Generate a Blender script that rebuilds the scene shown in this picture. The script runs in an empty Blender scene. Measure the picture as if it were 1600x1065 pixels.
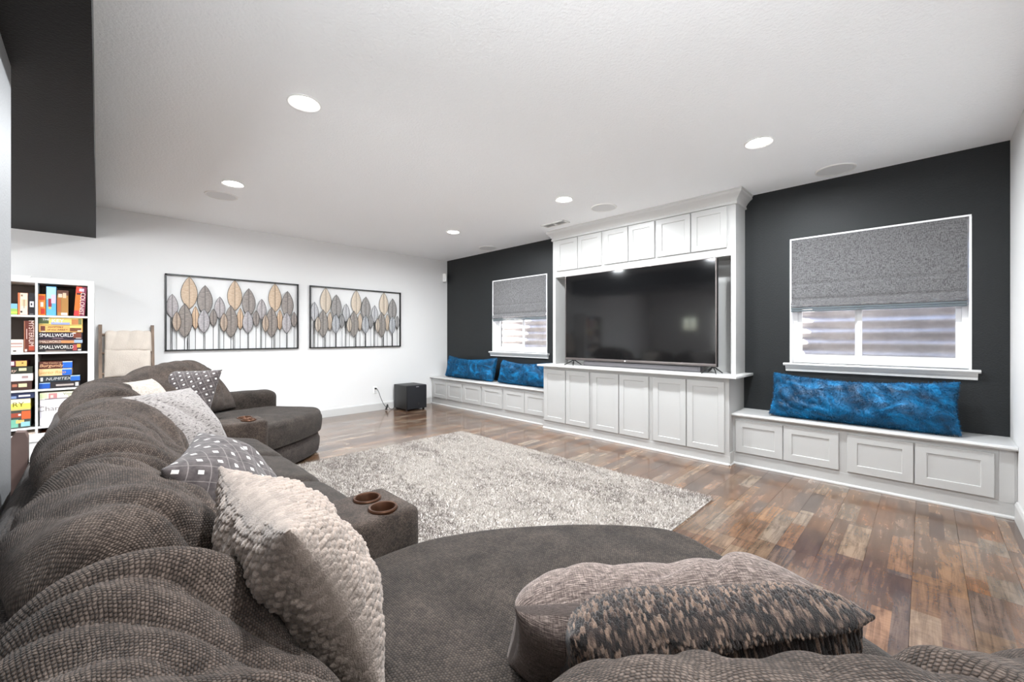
import bpy, bmesh, math, random
import numpy as np
from mathutils import Vector, Matrix

random.seed(7)
RNG = np.random.default_rng(11)
SC = bpy.context.scene
COL = SC.collection
PI = math.pi

# ------------------------------------------------------------------ camera, sky, sun, exposure
CAM_H = 1.2
YAW = math.atan2(645, 646)
cam_data = bpy.data.cameras.new('camera')
cam_data.sensor_width = 36.0
cam_data.lens = 646.0 / 1600.0 * 36.0
cam_data.shift_y = -7.5 / 1600.0
cam_data.clip_start = 0.02
cam = bpy.data.objects.new('camera', cam_data)
cam.location = (0, 0, CAM_H)
cam.rotation_euler = (PI / 2, 0, YAW)
COL.objects.link(cam)
SC.camera = cam

world = bpy.data.worlds.new('sky')
SC.world = world
world.use_nodes = True
wn = world.node_tree
sky = wn.nodes.new('ShaderNodeTexSky')
sky.sky_type = 'NISHITA'
sky.sun_disc = False
sky.sun_elevation = math.radians(52)
sky.sun_rotation = math.radians(60)
wn.links.new(sky.outputs[0], wn.nodes['Background'].inputs[0])
wn.nodes['Background'].inputs[1].default_value = 1.5

sun_data = bpy.data.lights.new('sun', 'SUN')
sun_data.energy = 16.0
sun_data.angle = math.radians(0.6)
sun_data.color = (1.0, 0.95, 0.88)
sun = bpy.data.objects.new('sun', sun_data)
sun.rotation_euler = Vector((-0.80, -0.10, -1.0)).to_track_quat('-Z', 'Y').to_euler()
COL.objects.link(sun)

bounce_data = bpy.data.lights.new('added_bounce_light', 'AREA')      # added behind the camera to brighten the ceiling, like a bounced flashgun
bounce_data.shape = 'DISK'; bounce_data.size = 0.3; bounce_data.energy = 22.0; bounce_data.color = (.95, .98, 1.0)
bounce_light = bpy.data.objects.new('added_bounce_light', bounce_data)
bounce_light.location = (0.10, 0.05, 1.86)
bounce_light.rotation_euler = Vector((-0.5, 0.5, 0.7)).to_track_quat('-Z', 'Y').to_euler()
COL.objects.link(bounce_light)
LAMP_W = 34.0
DOOR_W = 130.0
SC.view_settings.view_transform = 'Standard'
SC.view_settings.look = 'None'
SC.view_settings.gamma = 1.0
SC.view_settings.exposure = 0.76
SC.view_settings.use_curve_mapping = False
try:
    SC.cycles.use_denoising = True
    SC.cycles.max_bounces = 10
    SC.cycles.diffuse_bounces = 6
    SC.cycles.transparent_max_bounces = 12
    SC.cycles.sample_clamp_indirect = 8.0
    SC.cycles.caustics_reflective = False
    SC.cycles.caustics_refractive = False
except Exception:
    pass

# ------------------------------------------------------------------ helpers
def srgb(r, g, b):
    f = lambda c: c / 12.92 if c <= 0.04045 else ((c + 0.055) / 1.055) ** 2.4
    return (f(r / 255), f(g / 255), f(b / 255), 1.0)

class NT:
    """tiny node-graph helper"""
    def __init__(self, name):
        self.m = bpy.data.materials.new(name)
        self.m.use_nodes = True
        self.t = self.m.node_tree
        self.b = self.t.nodes['Principled BSDF']
    def n(self, kind, **kw):
        x = self.t.nodes.new(kind)
        for k, v in kw.items():
            setattr(x, k, v)
        return x
    def put(self, sock, v):
        if isinstance(v, bpy.types.NodeSocket):
            self.t.links.new(v, sock)
        elif v is not None:
            sock.default_value = v
    def math(self, op, a, b=None, c=None):
        x = self.n('ShaderNodeMath', operation=op)
        self.put(x.inputs[0], a); self.put(x.inputs[1], b)
        if c is not None: self.put(x.inputs[2], c)
        return x.outputs[0]
    def coord(self, which='Object'):
        return self.n('ShaderNodeTexCoord').outputs[which]
    def attr(self, name):
        return self.n('ShaderNodeAttribute', attribute_name=name).outputs['Color']
    def scale(self, vec, s):
        x = self.n('ShaderNodeMapping'); self.put(x.inputs['Vector'], vec); x.inputs['Scale'].default_value = s
        return x.outputs[0]
    def noise(self, vec, scale, detail=3.0, rough=0.5, dist=0.0):
        x = self.n('ShaderNodeTexNoise'); self.put(x.inputs['Vector'], vec)
        x.inputs['Scale'].default_value = scale; x.inputs['Detail'].default_value = detail
        x.inputs['Roughness'].default_value = rough; x.inputs['Distortion'].default_value = dist
        return x.outputs['Fac']
    def ramp(self, fac, stops):
        x = self.n('ShaderNodeValToRGB'); self.put(x.inputs[0], fac)
        el = x.color_ramp.elements
        while len(el) > 1: el.remove(el[-1])
        el[0].position, el[0].color = stops[0]
        for p, c in stops[1:]:
            e = el.new(p); e.color = c
        return x.outputs[0]
    def mix(self, fac, a, b, mode='MIX'):
        x = self.n('ShaderNodeMix', data_type='RGBA', blend_type=mode)
        self.put(x.inputs[0], fac); self.put(x.inputs[6], a); self.put(x.inputs[7], b)
        return x.outputs[2]
    def bump(self, h, dist=0.01, strength=1.0, prev=None):
        x = self.n('ShaderNodeBump'); self.put(x.inputs['Height'], h)
        x.inputs['Distance'].default_value = dist; x.inputs['Strength'].default_value = strength
        if prev is not None: self.put(x.inputs['Normal'], prev)
        return x.outputs[0]
    def out(self, color=None, rough=None, normal=None, metal=None, spec=None, sheen=None):
        b = self.b.inputs
        if color is not None: self.put(b['Base Color'], color)
        if rough is not None: self.put(b['Roughness'], rough)
        if normal is not None: self.put(b['Normal'], normal)
        if metal is not None: self.put(b['Metallic'], metal)
        if spec is not None: self.put(b['Specular IOR Level'], spec)
        if sheen is not None: self.put(b['Sheen Weight'], sheen)
        return self.m

def plain(name, col, rough=0.5, metal=0.0, spec=0.5, bump=None, vary=0.0):
    g = NT(name)
    c = g.coord()
    color = col
    if vary:
        f = g.noise(c, 6.0, 4.0)
        dark = tuple(x * (1 - vary) for x in col[:3]) + (1,)
        lite = tuple(min(1, x * (1 + vary)) for x in col[:3]) + (1,)
        color = g.ramp(f, [(0.3, dark), (0.7, lite)])
    nrm = None
    if bump:
        nrm = g.bump(g.noise(c, bump[0], 2.0), bump[1])
    return g.out(color, rough, nrm, metal, spec)

def emit(name, col, strength):
    g = NT(name)
    g.out((0.9, 0.9, 0.9, 1), 0.5)
    g.b.inputs['Emission Color'].default_value = col
    g.b.inputs['Emission Strength'].default_value = strength
    return g.m

def thin_glass(name, tint=(1, 1, 1, 1), refl=0.05):
    g = NT(name)
    g.t.nodes.remove(g.b)
    tr = g.n('ShaderNodeBsdfTransparent'); tr.inputs[0].default_value = tint
    gl = g.n('ShaderNodeBsdfGlossy'); gl.inputs['Roughness'].default_value = 0.02
    ge = g.n('ShaderNodeNewGeometry')
    dt = g.n('ShaderNodeVectorMath', operation='DOT_PRODUCT')
    g.t.links.new(ge.outputs['Normal'], dt.inputs[0]); g.t.links.new(ge.outputs['Incoming'], dt.inputs[1])
    cz = g.math('ABSOLUTE', dt.outputs['Value'])
    fr = g.math('MULTIPLY_ADD', g.math('POWER', g.math('SUBTRACT', 1.0, cz), 5.0), 0.6, refl)
    mx = g.n('ShaderNodeMixShader')
    g.t.links.new(fr, mx.inputs[0]); g.t.links.new(tr.outputs[0], mx.inputs[1]); g.t.links.new(gl.outputs[0], mx.inputs[2])
    g.t.links.new(mx.outputs[0], g.t.nodes['Material Output'].inputs[0])
    return g.m

class MB:
    """mesh builder"""
    def __init__(self):
        self.v, self.f, self.uv, self.sm = [], [], None, False
    def add(self, verts, faces):
        o = len(self.v)
        self.v += [tuple(p) for p in verts]
        self.f += [tuple(i + o for i in q) for q in faces]
        return self
    def box(self, x0, x1, y0, y1, z0, z1, b=0.0):
        if b <= 0:
            vs = [(x, y, z) for z in (z0, z1) for y in (y0, y1) for x in (x0, x1)]
            return self.add(vs, [(0, 2, 3, 1), (4, 5, 7, 6), (0, 1, 5, 4), (2, 6, 7, 3), (0, 4, 6, 2), (1, 3, 7, 5)])
        bm = bmesh.new()
        bmesh.ops.create_cube(bm, size=1.0)
        for v in bm.verts:
            v.co = ((x0 + x1) / 2 + v.co.x * (x1 - x0), (y0 + y1) / 2 + v.co.y * (y1 - y0), (z0 + z1) / 2 + v.co.z * (z1 - z0))
        bmesh.ops.bevel(bm, geom=bm.edges[:], offset=min(b, 0.45 * min(x1 - x0, y1 - y0, z1 - z0)), segments=2, affect='EDGES', profile=0.6)
        self.bm(bm)
        return self
    def bm(self, bm):
        bm.verts.index_update()
        self.add([v.co[:] for v in bm.verts], [[v.index for v in f.verts] for f in bm.faces])
        bm.free()
        return self
    def prism(self, poly, axis, a, c):
        """extrude a 2D polygon along axis from a to c. axis x: poly=(y,z); y: (x,z); z: (x,y)"""
        put = {'x': lambda p, t: (t, p[0], p[1]), 'y': lambda p, t: (p[0], t, p[1]), 'z': lambda p, t: (p[0], p[1], t)}[axis]
        n = len(poly)
        vs = [put(p, a) for p in poly] + [put(p, c) for p in poly]
        fs = [tuple(range(n)), tuple(range(2 * n - 1, n - 1, -1))] + [(i, i + n, (i + 1) % n + n, (i + 1) % n) for i in range(n)]
        return self.add(vs, fs)
    def tube(self, pts, r, sides=8):
        pts = [Vector(p) for p in pts]
        rings = []
        for i, p in enumerate(pts):
            d = (pts[min(i + 1, len(pts) - 1)] - pts[max(i - 1, 0)]).normalized()
            a = d.orthogonal().normalized() if i == 0 else (rings_a - d * rings_a.dot(d)).normalized()
            rings_a = a
            c = d.cross(a)
            rr = r[i] if isinstance(r, (list, tuple)) else r
            rings.append([p + (a * math.cos(2 * PI * k / sides) + c * math.sin(2 * PI * k / sides)) * rr for k in range(sides)])
        vs = [v for ring in rings for v in ring]
        fs = []
        for i in range(len(pts) - 1):
            for k in range(sides):
                k2 = (k + 1) % sides
                fs.append((i * sides + k, i * sides + k2, (i + 1) * sides + k2, (i + 1) * sides + k))
        fs.append(tuple(range(sides - 1, -1, -1))); e = (len(pts) - 1) * sides
        fs.append(tuple(range(e, e + sides)))
        return self.add(vs, fs)
    def lathe(self, prof, center, axis='z', n=32, cap=True):
        """profile [(r, h)...] about an axis through center"""
        put = {'z': lambda x, y, h: (x, y, h), 'x': lambda x, y, h: (h, x, y), 'y': lambda x, y, h: (x, h, y)}[axis]
        vs = []
        for r, h in prof:
            for k in range(n):
                q = put(r * math.cos(2 * PI * k / n), r * math.sin(2 * PI * k / n), h)
                vs.append((q[0] + center[0], q[1] + center[1], q[2] + center[2]))
        fs = []
        for i in range(len(prof) - 1):
            for k in range(n):
                k2 = (k + 1) % n
                fs.append((i * n + k, i * n + k2, (i + 1) * n + k2, (i + 1) * n + k))
        if cap:
            fs.append(tuple(range(n - 1, -1, -1))); fs.append(tuple(range((len(prof) - 1) * n, len(prof) * n)))
        return self.add(vs, fs)
    def mesh(self, name, mat, smooth=False):
        me = bpy.data.meshes.new(name)
        me.from_pydata(self.v, [], self.f)
        me.update()
        bm = bmesh.new(); bm.from_mesh(me); bmesh.ops.recalc_face_normals(bm, faces=bm.faces[:]); bm.to_mesh(me); bm.free()
        if mat is not None:
            for m in (mat if isinstance(mat, (list, tuple)) else [mat]): me.materials.append(m)
        if smooth:
            me.polygons.foreach_set('use_smooth', [True] * len(me.polygons))
            if smooth != 'all':
                try: me.set_sharp_from_angle(angle=math.radians(35))
                except Exception: pass
        return me
    def obj(self, name, mat, parent=None, smooth=False):
        return link(name, self.mesh(name, mat, smooth), parent)

def link(name, data, parent=None):
    o = bpy.data.objects.new(name, data)
    COL.objects.link(o)
    if parent is not None:
        o.parent = parent
        # parts are modelled in world coordinates unless moved afterwards
        o.matrix_parent_inverse = Matrix.Translation(parent.location).inverted() if parent.type == 'EMPTY' and parent.parent is None else Matrix.Identity(4)
    return o

def tag(o, label, cat, group=None, kind=None):
    o['label'] = label; o['category'] = cat
    if group: o['group'] = group
    if kind: o['kind'] = kind
    return o

def thing(name, label, cat, loc=(0, 0, 0), group=None):
    o = bpy.data.objects.new(name, None)
    o.empty_display_size = 0.05
    o.location = loc
    COL.objects.link(o)
    return tag(o, label, cat, group)

def structure(o):
    o['kind'] = 'structure'
    return o

# ---- numpy value noise
_T = RNG.random((64, 64, 64)).astype(np.float32)
def vnoise(p):
    p = np.asarray(p, dtype=np.float64)
    i = np.floor(p).astype(int); f = p - i
    f = f * f * (3 - 2 * f)
    i0 = i % 64; i1 = (i + 1) % 64
    r = 0
    for dx in (0, 1):
        for dy in (0, 1):
            for dz in (0, 1):
                w = (f[..., 0] if dx else 1 - f[..., 0]) * (f[..., 1] if dy else 1 - f[..., 1]) * (f[..., 2] if dz else 1 - f[..., 2])
                r = r + w * _T[(i1 if dx else i0)[..., 0], (i1 if dy else i0)[..., 1], (i1 if dz else i0)[..., 2]]
    return r * 2 - 1
def fbm(p, oct=3):
    r = 0; a = 1.0; q = np.asarray(p, float)
    for k in range(oct):
        r = r + a * vnoise(q); q = q * 2.03 + 17.3; a *= 0.5
    return r

def np_mesh(name, V, F, mat, uv=None, smooth=True, col=None):
    """V (n,3), F (m,4) or (m,3) arrays"""
    me = bpy.data.meshes.new(name)
    n, m, k = len(V), len(F), F.shape[1]
    me.vertices.add(n); me.vertices.foreach_set('co', np.ascontiguousarray(V, dtype=np.float32).ravel())
    me.loops.add(m * k); me.loops.foreach_set('vertex_index', np.ascontiguousarray(F, dtype=np.int32).ravel())
    me.polygons.add(m)
    me.polygons.foreach_set('loop_start', np.arange(0, m * k, k, dtype=np.int32))
    try: me.polygons.foreach_set('loop_total', np.full(m, k, dtype=np.int32))
    except Exception: pass
    me.update(calc_edges=True)
    if smooth: me.polygons.foreach_set('use_smooth', np.ones(m, dtype=bool))
    if uv is not None:
        l = me.uv_layers.new(name='UVMap')
        l.data.foreach_set('uv', np.ascontiguousarray(uv[F.ravel()], dtype=np.float32).ravel())
    if col is not None:
        a = me.color_attributes.new('Col', 'FLOAT_COLOR', 'POINT')
        c = np.ones((n, 4), np.float32); c[:, :3] = col
        a.data.foreach_set('color', c.ravel())
    if mat is not None: me.materials.append(mat)
    return me

# ------------------------------------------------------------------ materials
M = {}
g = NT('white_wall_paint'); c = g.coord()
M['wall'] = g.out(srgb(222, 221, 220), 0.62, g.bump(g.noise(c, 140, 2), 0.0012, 0.5), spec=0.3)
g = NT('ceiling_paint'); c = g.coord()
M['ceil'] = g.out(srgb(249, 250, 251), 0.8, g.bump(g.noise(c, 75, 3), 0.004, 0.8), spec=0.2)
g = NT('charcoal_wall_paint'); c = g.coord()
M['dark'] = g.out(srgb(32, 34, 35), 0.5, g.bump(g.noise(c, 110, 2), 0.0025, 0.7), spec=0.3)
g = NT('partition_paint'); c = g.coord()
M['part'] = g.out(srgb(132, 132, 133), 0.5, g.bump(g.noise(c, 110, 2), 0.0025, 0.7), spec=0.5)
g = NT('soffit_paint'); c = g.coord()
M['soffit'] = g.out(srgb(19, 16, 15), 0.6, g.bump(g.noise(c, 110, 2), 0.0025, 0.7), spec=0.2)
M['trim'] = plain('white_trim_paint', srgb(198, 197, 195), 0.35, bump=(30, 0.0003))
M['cab'] = plain('white_cabinet_paint', srgb(184, 183, 181), 0.33, bump=(40, 0.0003))
M['vinyl'] = plain('white_vinyl', srgb(240, 240, 240), 0.3, bump=(25, 0.0002))
M['black'] = plain('black_metal', srgb(24, 24, 24), 0.4, vary=0.2)
M['rubber'] = plain('black_rubber', srgb(14, 14, 14), 0.6)
M['glass'] = thin_glass('window_glass')
M['plastic'] = plain('white_plastic', srgb(236, 235, 232), 0.4)
M['grille'] = plain('speaker_grille', srgb(222, 222, 222), 0.6, bump=(600, 0.001))
M['void'] = plain('painted_duct_shade', srgb(40, 40, 40), 0.8)
M['lens'] = emit('lamp_lens', (1.0, 0.99, 0.97, 1), 22.0)

# ------------------------------------------------------------------ room shell
XL, XR, YW, YB, H = -6.28, 0.43, 4.585, -4.2, 2.594
T = 0.15
YP, XP = -0.239, -2.515           # stub partition behind the sofa and its end
SOF_Y, SOF_Z = -0.014, 2.249      # edge and underside of the dropped soffit
WIN = {1: (-5.03, -3.86), 2: (-0.895, 0.246)}
WZ0, WZ1 = 0.952, 2.105

def wall_box(name, mat, boxes):
    mb = MB()
    for b in boxes: mb.box(*b)
    return structure(mb.obj(name, mat))

wall_box('wall_left', M['wall'], [(XL - T, XL, YB, YW + 0.3, 0, H)])
wall_box('wall_right', M['wall'], [(XR, XR + T, YB, YW + 0.3, 0, H)])
(l0, l1), (r0, r1) = WIN[1], WIN[2]
wall_box('wall_front', M['dark'], [
    (XL, XR, YW, YW + 0.22, 0, WZ0), (XL, XR, YW, YW + 0.22, WZ1, H),
    (XL, l0, YW, YW + 0.22, WZ0, WZ1), (l1, r0, YW, YW + 0.22, WZ0, WZ1), (r1, XR, YW, YW + 0.22, WZ0, WZ1)])
# back wall of the part of the room behind the camera, with its own small window
BW = (-5.27, -4.82, 1.35, 1.81)
PD = (-4.25, -2.55, 2.06)          # invented patio door, out of view, made to carry the added daylight
wall_box('wall_back', M['wall'], [
    (XL, PD[0], YB - T, YB, 0, BW[2]), (XL, XR, YB - T, YB, PD[2], H), (XL, PD[0], YB - T, YB, BW[3], PD[2]),
    (XL, BW[0], YB - T, YB, BW[2], BW[3]), (BW[1], PD[0], YB - T, YB, BW[2], BW[3]), (PD[1], XR, YB - T, YB, 0, PD[2])])
wall_box('wall_partition', M['part'], [(XP, XR, YP - 0.12, YP, 0, SOF_Z)])
wall_box('ceiling', M['ceil'], [(XL - T, XR + T, YB - T, YW + 0.3, H, H + 0.12)])
so = wall_box('trim_1', M['soffit'], [(XL, XR, -1.05, SOF_Y, SOF_Z, H)])
so['label'] = 'charcoal painted dropped ceiling soffit'

# window frames
def window(n, x0, x1, split):
    y0, y1 = YW + 0.09, YW + 0.15
    fw = 0.045
    fr = MB()
    fr.box(x0, x0 + fw, y0 + .001, y1, WZ0 + fw, WZ1 - fw); fr.box(x1 - fw, x1, y0 + .001, y1, WZ0 + fw, WZ1 - fw)
    fr.box(x0, x1, y0, y1, WZ0 + .0005, WZ0 + fw); fr.box(x0, x1, y0, y1, WZ1 - fw, WZ1)
    # drywall returns of the recess, painted white
    fr.box(x0 - .001, x0 + .012, YW - .002, y0 - .0005, WZ0 + .0005, WZ1 - .013); fr.box(x1 - .012, x1 + .001, YW - .002, y0 - .0005, WZ0 + .0005, WZ1 - .013)
    fr.box(x0, x1, YW - .002, y0 - .0005, WZ1 - .012, WZ1 + .001)
    w = structure(fr.obj('window_%d' % n, M['vinyl'], smooth=True))
    xm = x0 + (x1 - x0) * split
    for k, (a, b, yy) in enumerate(((x0 + fw, xm + .03, y0 + .012), (xm - .02, x1 - fw, y0 + .034))):
        s = MB(); sw = 0.032; z0, z1 = WZ0 + fw, WZ1 - fw
        s.box(a + .0006, a + sw, yy + .001, yy + .02, z0 + sw, z1 - sw); s.box(b - sw, b - .0006, yy + .001, yy + .02, z0 + sw, z1 - sw)
        s.box(a + .0006, b - .0006, yy, yy + .02, z0 + .0006, z0 + sw); s.box(a + .0006, b - .0006, yy, yy + .02, z1 - sw, z1 - .0006)
        so_ = s.obj('sash', M['vinyl'], w, True)
        MB().box(a + sw - .004, b - sw + .004, yy + .008, yy + .012, z0 + sw - .004, z1 - sw + .004).obj('pane', M['glass'], so_)
        if k == 0:
            MB().box(b - .022, b - .010, yy - .012, yy, 1.20, 1.27, .003).obj('latch', M['plastic'], so_, True)
    # stool and apron
    st = MB()
    st.prism([(YW + .09, WZ0), (YW + .09, WZ0 - .024), (YW - .045, WZ0 - .024), (YW - .052, WZ0 - .012), (YW - .045, WZ0)], 'x', x0 - .045, x1 + .045)
    st.obj('window_sill', M['trim'], w)
    ap = MB()
    n_ = [(YW, WZ0 - .024), (YW - .040, WZ0 - .024), (YW - .034, WZ0 - .040), (YW - .022, WZ0 - .058), (YW - .020, WZ0 - .075), (YW, WZ0 - .078)]
    ap.prism(n_, 'x', x0 - .030, x1 + .030)
    ap.obj('apron', M['trim'], w)
    return w
window(1, l0, l1, 0.50)
window(2, r0, r1, 0.42)
# small back window
bw = MB()
x0, x1, z0, z1 = BW
for a in ((x0, x0 + .05, z0, z1), (x1 - .05, x1, z0, z1), (x0, x1, z0, z0 + .05), (x0, x1, z1 - .05, z1), ((x0 + x1) / 2 - .03, (x0 + x1) / 2 + .03, z0, z1)):
    bw.box(a[0], a[1], YB - .10, YB - .04, a[2], a[3])
bwo = structure(bw.obj('window_3', M['vinyl']))
MB().box(x0 + .03, x1 - .03, YB - .075, YB - .07, z0 + .03, z1 - .03).obj('pane', M['glass'], bwo)

pd = MB(); x0, x1, z1 = PD; xm = (x0 + x1) / 2
for a in ((x0, x0 + .07, .03, z1 - .07), (x1 - .07, x1, .03, z1 - .07), (xm - .05, xm + .05, .03, z1 - .07), (x0, x1, z1 - .07, z1), (x0, x1, 0, .03)):
    pd.box(a[0], a[1], YB - .11, YB - .05, a[2], a[3])
pdo = structure(pd.obj('added_door', M['vinyl']))  # unseen door, put in to bring fill light from behind
for a, b_ in ((x0 + .06, xm - .04), (xm + .04, x1 - .06)):
    MB().box(a, b_, YB - .085, YB - .079, .02, z1 - .06).obj('pane', M['glass'], pdo)
MB().box(xm + .06, xm + .075, YB - .05, YB - .01, .95, 1.15, .004).obj('door_handle', M['black'], pdo)
M['patio'] = plain('patio_concrete', srgb(186, 182, 175), .9, vary=.1)
structure(MB().box(-9, 2, -12, YB - T, -.3, -.02).obj('floor_patio', M['patio']))  # unseen ground outside the invented door
# added area light at the invented door, softens the room's shadows
dl = bpy.data.lights.new('door_fill', 'AREA'); dl.shape = 'RECTANGLE'; dl.size = x1 - x0; dl.size_y = z1
dl.energy = DOOR_W; dl.color = (.96, .98, 1.0)
dlo = bpy.data.objects.new('door_fill', dl); COL.objects.link(dlo); dlo.location = (xm, YB - .16, z1 / 2); dlo.rotation_euler = (PI / 2, 0, 0)
dlo.rotation_euler = Vector((0, 1, 0)).to_track_quat('-Z', 'Y').to_euler()

# corrugated window wells outside
g = NT('galvanised_steel'); c = g.coord()
M['well'] = g.out(g.ramp(g.noise(c, 5, 5, .6), [(0.3, srgb(188, 182, 180)), (0.7, srgb(225, 221, 219))]), 0.55, metal=0.15, spec=0.4)
M['gravel'] = plain('gravel', srgb(150, 145, 138), 0.9, bump=(60, 0.02), vary=0.4)
def well(x0, x1, label):
    xc, hw = (x0 + x1) / 2, (x1 - x0) / 2 + 0.14
    na, nz, z0, z1 = 40, 84, 0.70, 2.25
    V = []
    for j in range(nz + 1):
        z = z0 + (z1 - z0) * j / nz
        w = 0.018 * math.sin(2 * PI * z / 0.115)
        for i in range(na + 1):
            t = PI * i / na
            ex = 0.55
            cx, sy = math.cos(t), math.sin(t)
            px = (abs(cx) ** ex) * math.copysign(1, cx); py = abs(sy) ** ex
            V.append((xc + (hw + w) * px, YW + .23 + (0.72 + w) * py, z))
    F = [(j * (na + 1) + i, j * (na + 1) + i + 1, (j + 1) * (na + 1) + i + 1, (j + 1) * (na + 1) + i) for j in range(nz) for i in range(na)]
    th = thing('window_well', label, 'window well', (xc, YW + .5, 0.70))
    link('liner', np_mesh('liner', np.array(V), np.array(F), M['well']), th)
    MB().box(xc - hw, xc + hw, YW + .22, YW + .95, 0.66, 0.72).obj('gravel_bed', M['gravel'], th)
well(l0, l1, 'corrugated white metal window well behind the window with two blue pillows below')
well(r0, r1, 'corrugated white metal window well behind the window above the long blue pillow')

# baseboards
def baseboard(name, boxes):
    mb = MB()
    for (ax, a, b, at, sgn) in boxes:
        d = 0.016 * sgn
        poly = [(at, 0), (at + d, 0), (at + d, .105), (at + d * .55, .122), (at, .124)]
        if ax == 'y':   # runs along y at x=at
            mb.prism(poly, 'y', a, b)
        else:
            mb.prism(poly, 'x', a, b)
    return structure(mb.obj(name, M['trim']))
baseboard('baseboard_left', [('y', YB, 4.22, XL, 1)])
baseboard('baseboard_right', [('y', -.23, 4.22, XR, -1)])
baseboard('baseboard_back', [('x', XL, XR, YB, 1)])

# ------------------------------------------------------------------ floor: planks one by one
g = NT('wood_plank'); oc = g.coord('Object')
col = g.attr('Col')
gr = g.noise(g.scale(oc, (55, 3.0, 1)), 1.0, 6, 0.65, 0.6)
blot = g.noise(g.scale(oc, (9, 4, 1)), 1.0, 5, 0.6, 1.2)
saw = g.noise(g.scale(oc, (6, 150, 1)), 1.0, 2, 0.5)
k1 = g.ramp(gr, [(0.26, (0.46, 0.43, 0.41, 1)), (0.60, (1.10, 1.09, 1.07, 1))])
k2 = g.ramp(blot, [(0.30, (0.55, 0.53, 0.52, 1)), (0.58, (1.1, 1.1, 1.1, 1))])
k3 = g.ramp(saw, [(0.35, (0.86, 0.86, 0.86, 1)), (0.6, (1.04, 1.04, 1.04, 1))])
cc = g.mix(1.0, g.mix(1.0, g.mix(1.0, col, k1, 'MULTIPLY'), k2, 'MULTIPLY'), k3, 'MULTIPLY')
M['plank'] = g.out(cc, g.math('MULTIPLY_ADD', gr, 0.12, 0.13), g.bump(gr, 0.0006, 0.5), spec=0.6)
g.b.inputs['Coat Weight'].default_value = 0.35; g.b.inputs['Coat Roughness'].default_value = 0.12
M['subfloor'] = plain('plank_groove', srgb(70, 52, 42), 0.7, vary=0.3)
floor = structure(MB().box(XL - T, XR + T, YB - T, YW + .3, -0.16, -0.006).obj('floor', M['subfloor']))
TONES = [(182, 138, 106), (168, 126, 98), (154, 118, 94), (192, 154, 124), (176, 144, 118), (150, 116, 96), (188, 164, 142), (166, 140, 122),
         (178, 128, 92), (142, 108, 88), (200, 168, 140), (162, 128, 104), (146, 122, 108), (190, 146, 110), (172, 134, 108)]
def desat(t, k=0.98):
    m_ = 0.35 * t[0] + 0.45 * t[1] + 0.2 * t[2]
    return tuple(m_ + (q - m_) * k for q in t)
TONES = [srgb(*desat(t))[:3] for t in TONES]
def plank(x0, x1, y0, y1):
    w, L = x1 - x0, y1 - y0
    xs = [0] + random.choice([[.33, .66], [.40], [.60], [.50], [.48], [.55], [.34, .7]]) + [1]
    V, F, C = [], [], []
    def quad(a, b, c_, d, z, col):
        o = len(V); V.extend([(a, c_, z), (b, c_, z), (b, d, z), (a, d, z)]); F.append((o, o + 1, o + 2, o + 3)); C.append(col)
    for s in range(len(xs) - 1):
        a, b = xs[s] * w, xs[s + 1] * w
        y = -random.random() * .25
        while y < L:
            l = random.uniform(.22, .62)
            t = random.choice(TONES); f = random.uniform(.33, .49)
            ya, yb = max(0, y), min(L, y + l)
            if yb - ya > 1e-4: quad(a, b, ya, yb, 0.0, tuple(q * f for q in t))
            y += l
    o = len(V); z1 = -0.006
    V.extend([(0, 0, 0), (w, 0, 0), (w, L, 0), (0, L, 0), (0, 0, z1), (w, 0, z1), (w, L, z1), (0, L, z1)])
    for q in ((0, 1, 5, 4), (1, 2, 6, 5), (2, 3, 7, 6), (3, 0, 4, 7)):
        F.append(tuple(o + i for i in q)); C.append((.05, .035, .025))
    me = bpy.data.meshes.new('plank'); me.from_pydata(V, [], F); me.update()
    ca = me.color_attributes.new('Col', 'FLOAT_COLOR', 'CORNER')
    arr = []
    for f_, cl in zip(F, C): arr += [cl[0], cl[1], cl[2], 1.0] * len(f_)
    ca.data.foreach_set('color', arr)
    me.materials.append(M['plank'])
    o_ = link('plank', me, floor)
    o_.location = (x0, y0, 0)
PW, PLEN = 0.187, 1.30
x = -0.232 - PW * 33
ix = 0
while x < XR:
    off = (ix * 0.471) % 1.0 * PLEN
    y = -0.36 - off if x + PW > XP - .1 else YB - off
    lim0 = -0.36 if x > XP - .1 else YB
    while y < 4.24:
        a, b = max(y, lim0), min(y + PLEN, 4.26)
        xa, xb = max(x, XL), min(x + PW, XR)
        if b - a > .02 and xb - xa > .01:
            plank(xa + .0007, xb - .0007, a + .0007, b - .0007)
        y += PLEN
    x += PW; ix += 1

# ------------------------------------------------------------------ recessed lamps, ceiling speakers, vent
def downlight(x, y, label, hz=H):
    t = thing('recessed_light', label, 'ceiling light', (x, y, hz))
    MB().lathe([(.072, -.001), (.090, -.001), (.092, -.006), (.088, -.010), (.072, -.004)], (x, y, hz), n=40, cap=False).obj('trim_ring', M['plastic'], t, True)
    MB().lathe([(.0005, -.004), (.073, -.004), (.073, -.001)], (x, y, hz), n=40, cap=False).obj('lens', M['lens'], t, True)
    ld = bpy.data.lights.new('lamp', 'AREA'); ld.shape = 'DISK'; ld.size = 0.15; ld.spread = math.radians(174)
    ld.energy = LAMP_W; ld.color = (0.91, 0.962, 1.0)
    lo = bpy.data.objects.new('lamp', ld); COL.objects.link(lo); lo.parent = t
    lo.matrix_parent_inverse = Matrix.Translation(t.location).inverted()
    lo.location = (x, y, hz - .014)
    return t
downlight(-2.62, .87, 'round white recessed ceiling light nearest the dark soffit, largest in view')
downlight(-4.47, .87, 'round recessed ceiling light beside the ceiling speaker above the leaf art')
downlight(-.843, 3.355, 'round recessed ceiling light at the right, in front of the dark wall')
downlight(-2.60, 3.355, 'round recessed ceiling light in front of the white media cabinet')
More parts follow.
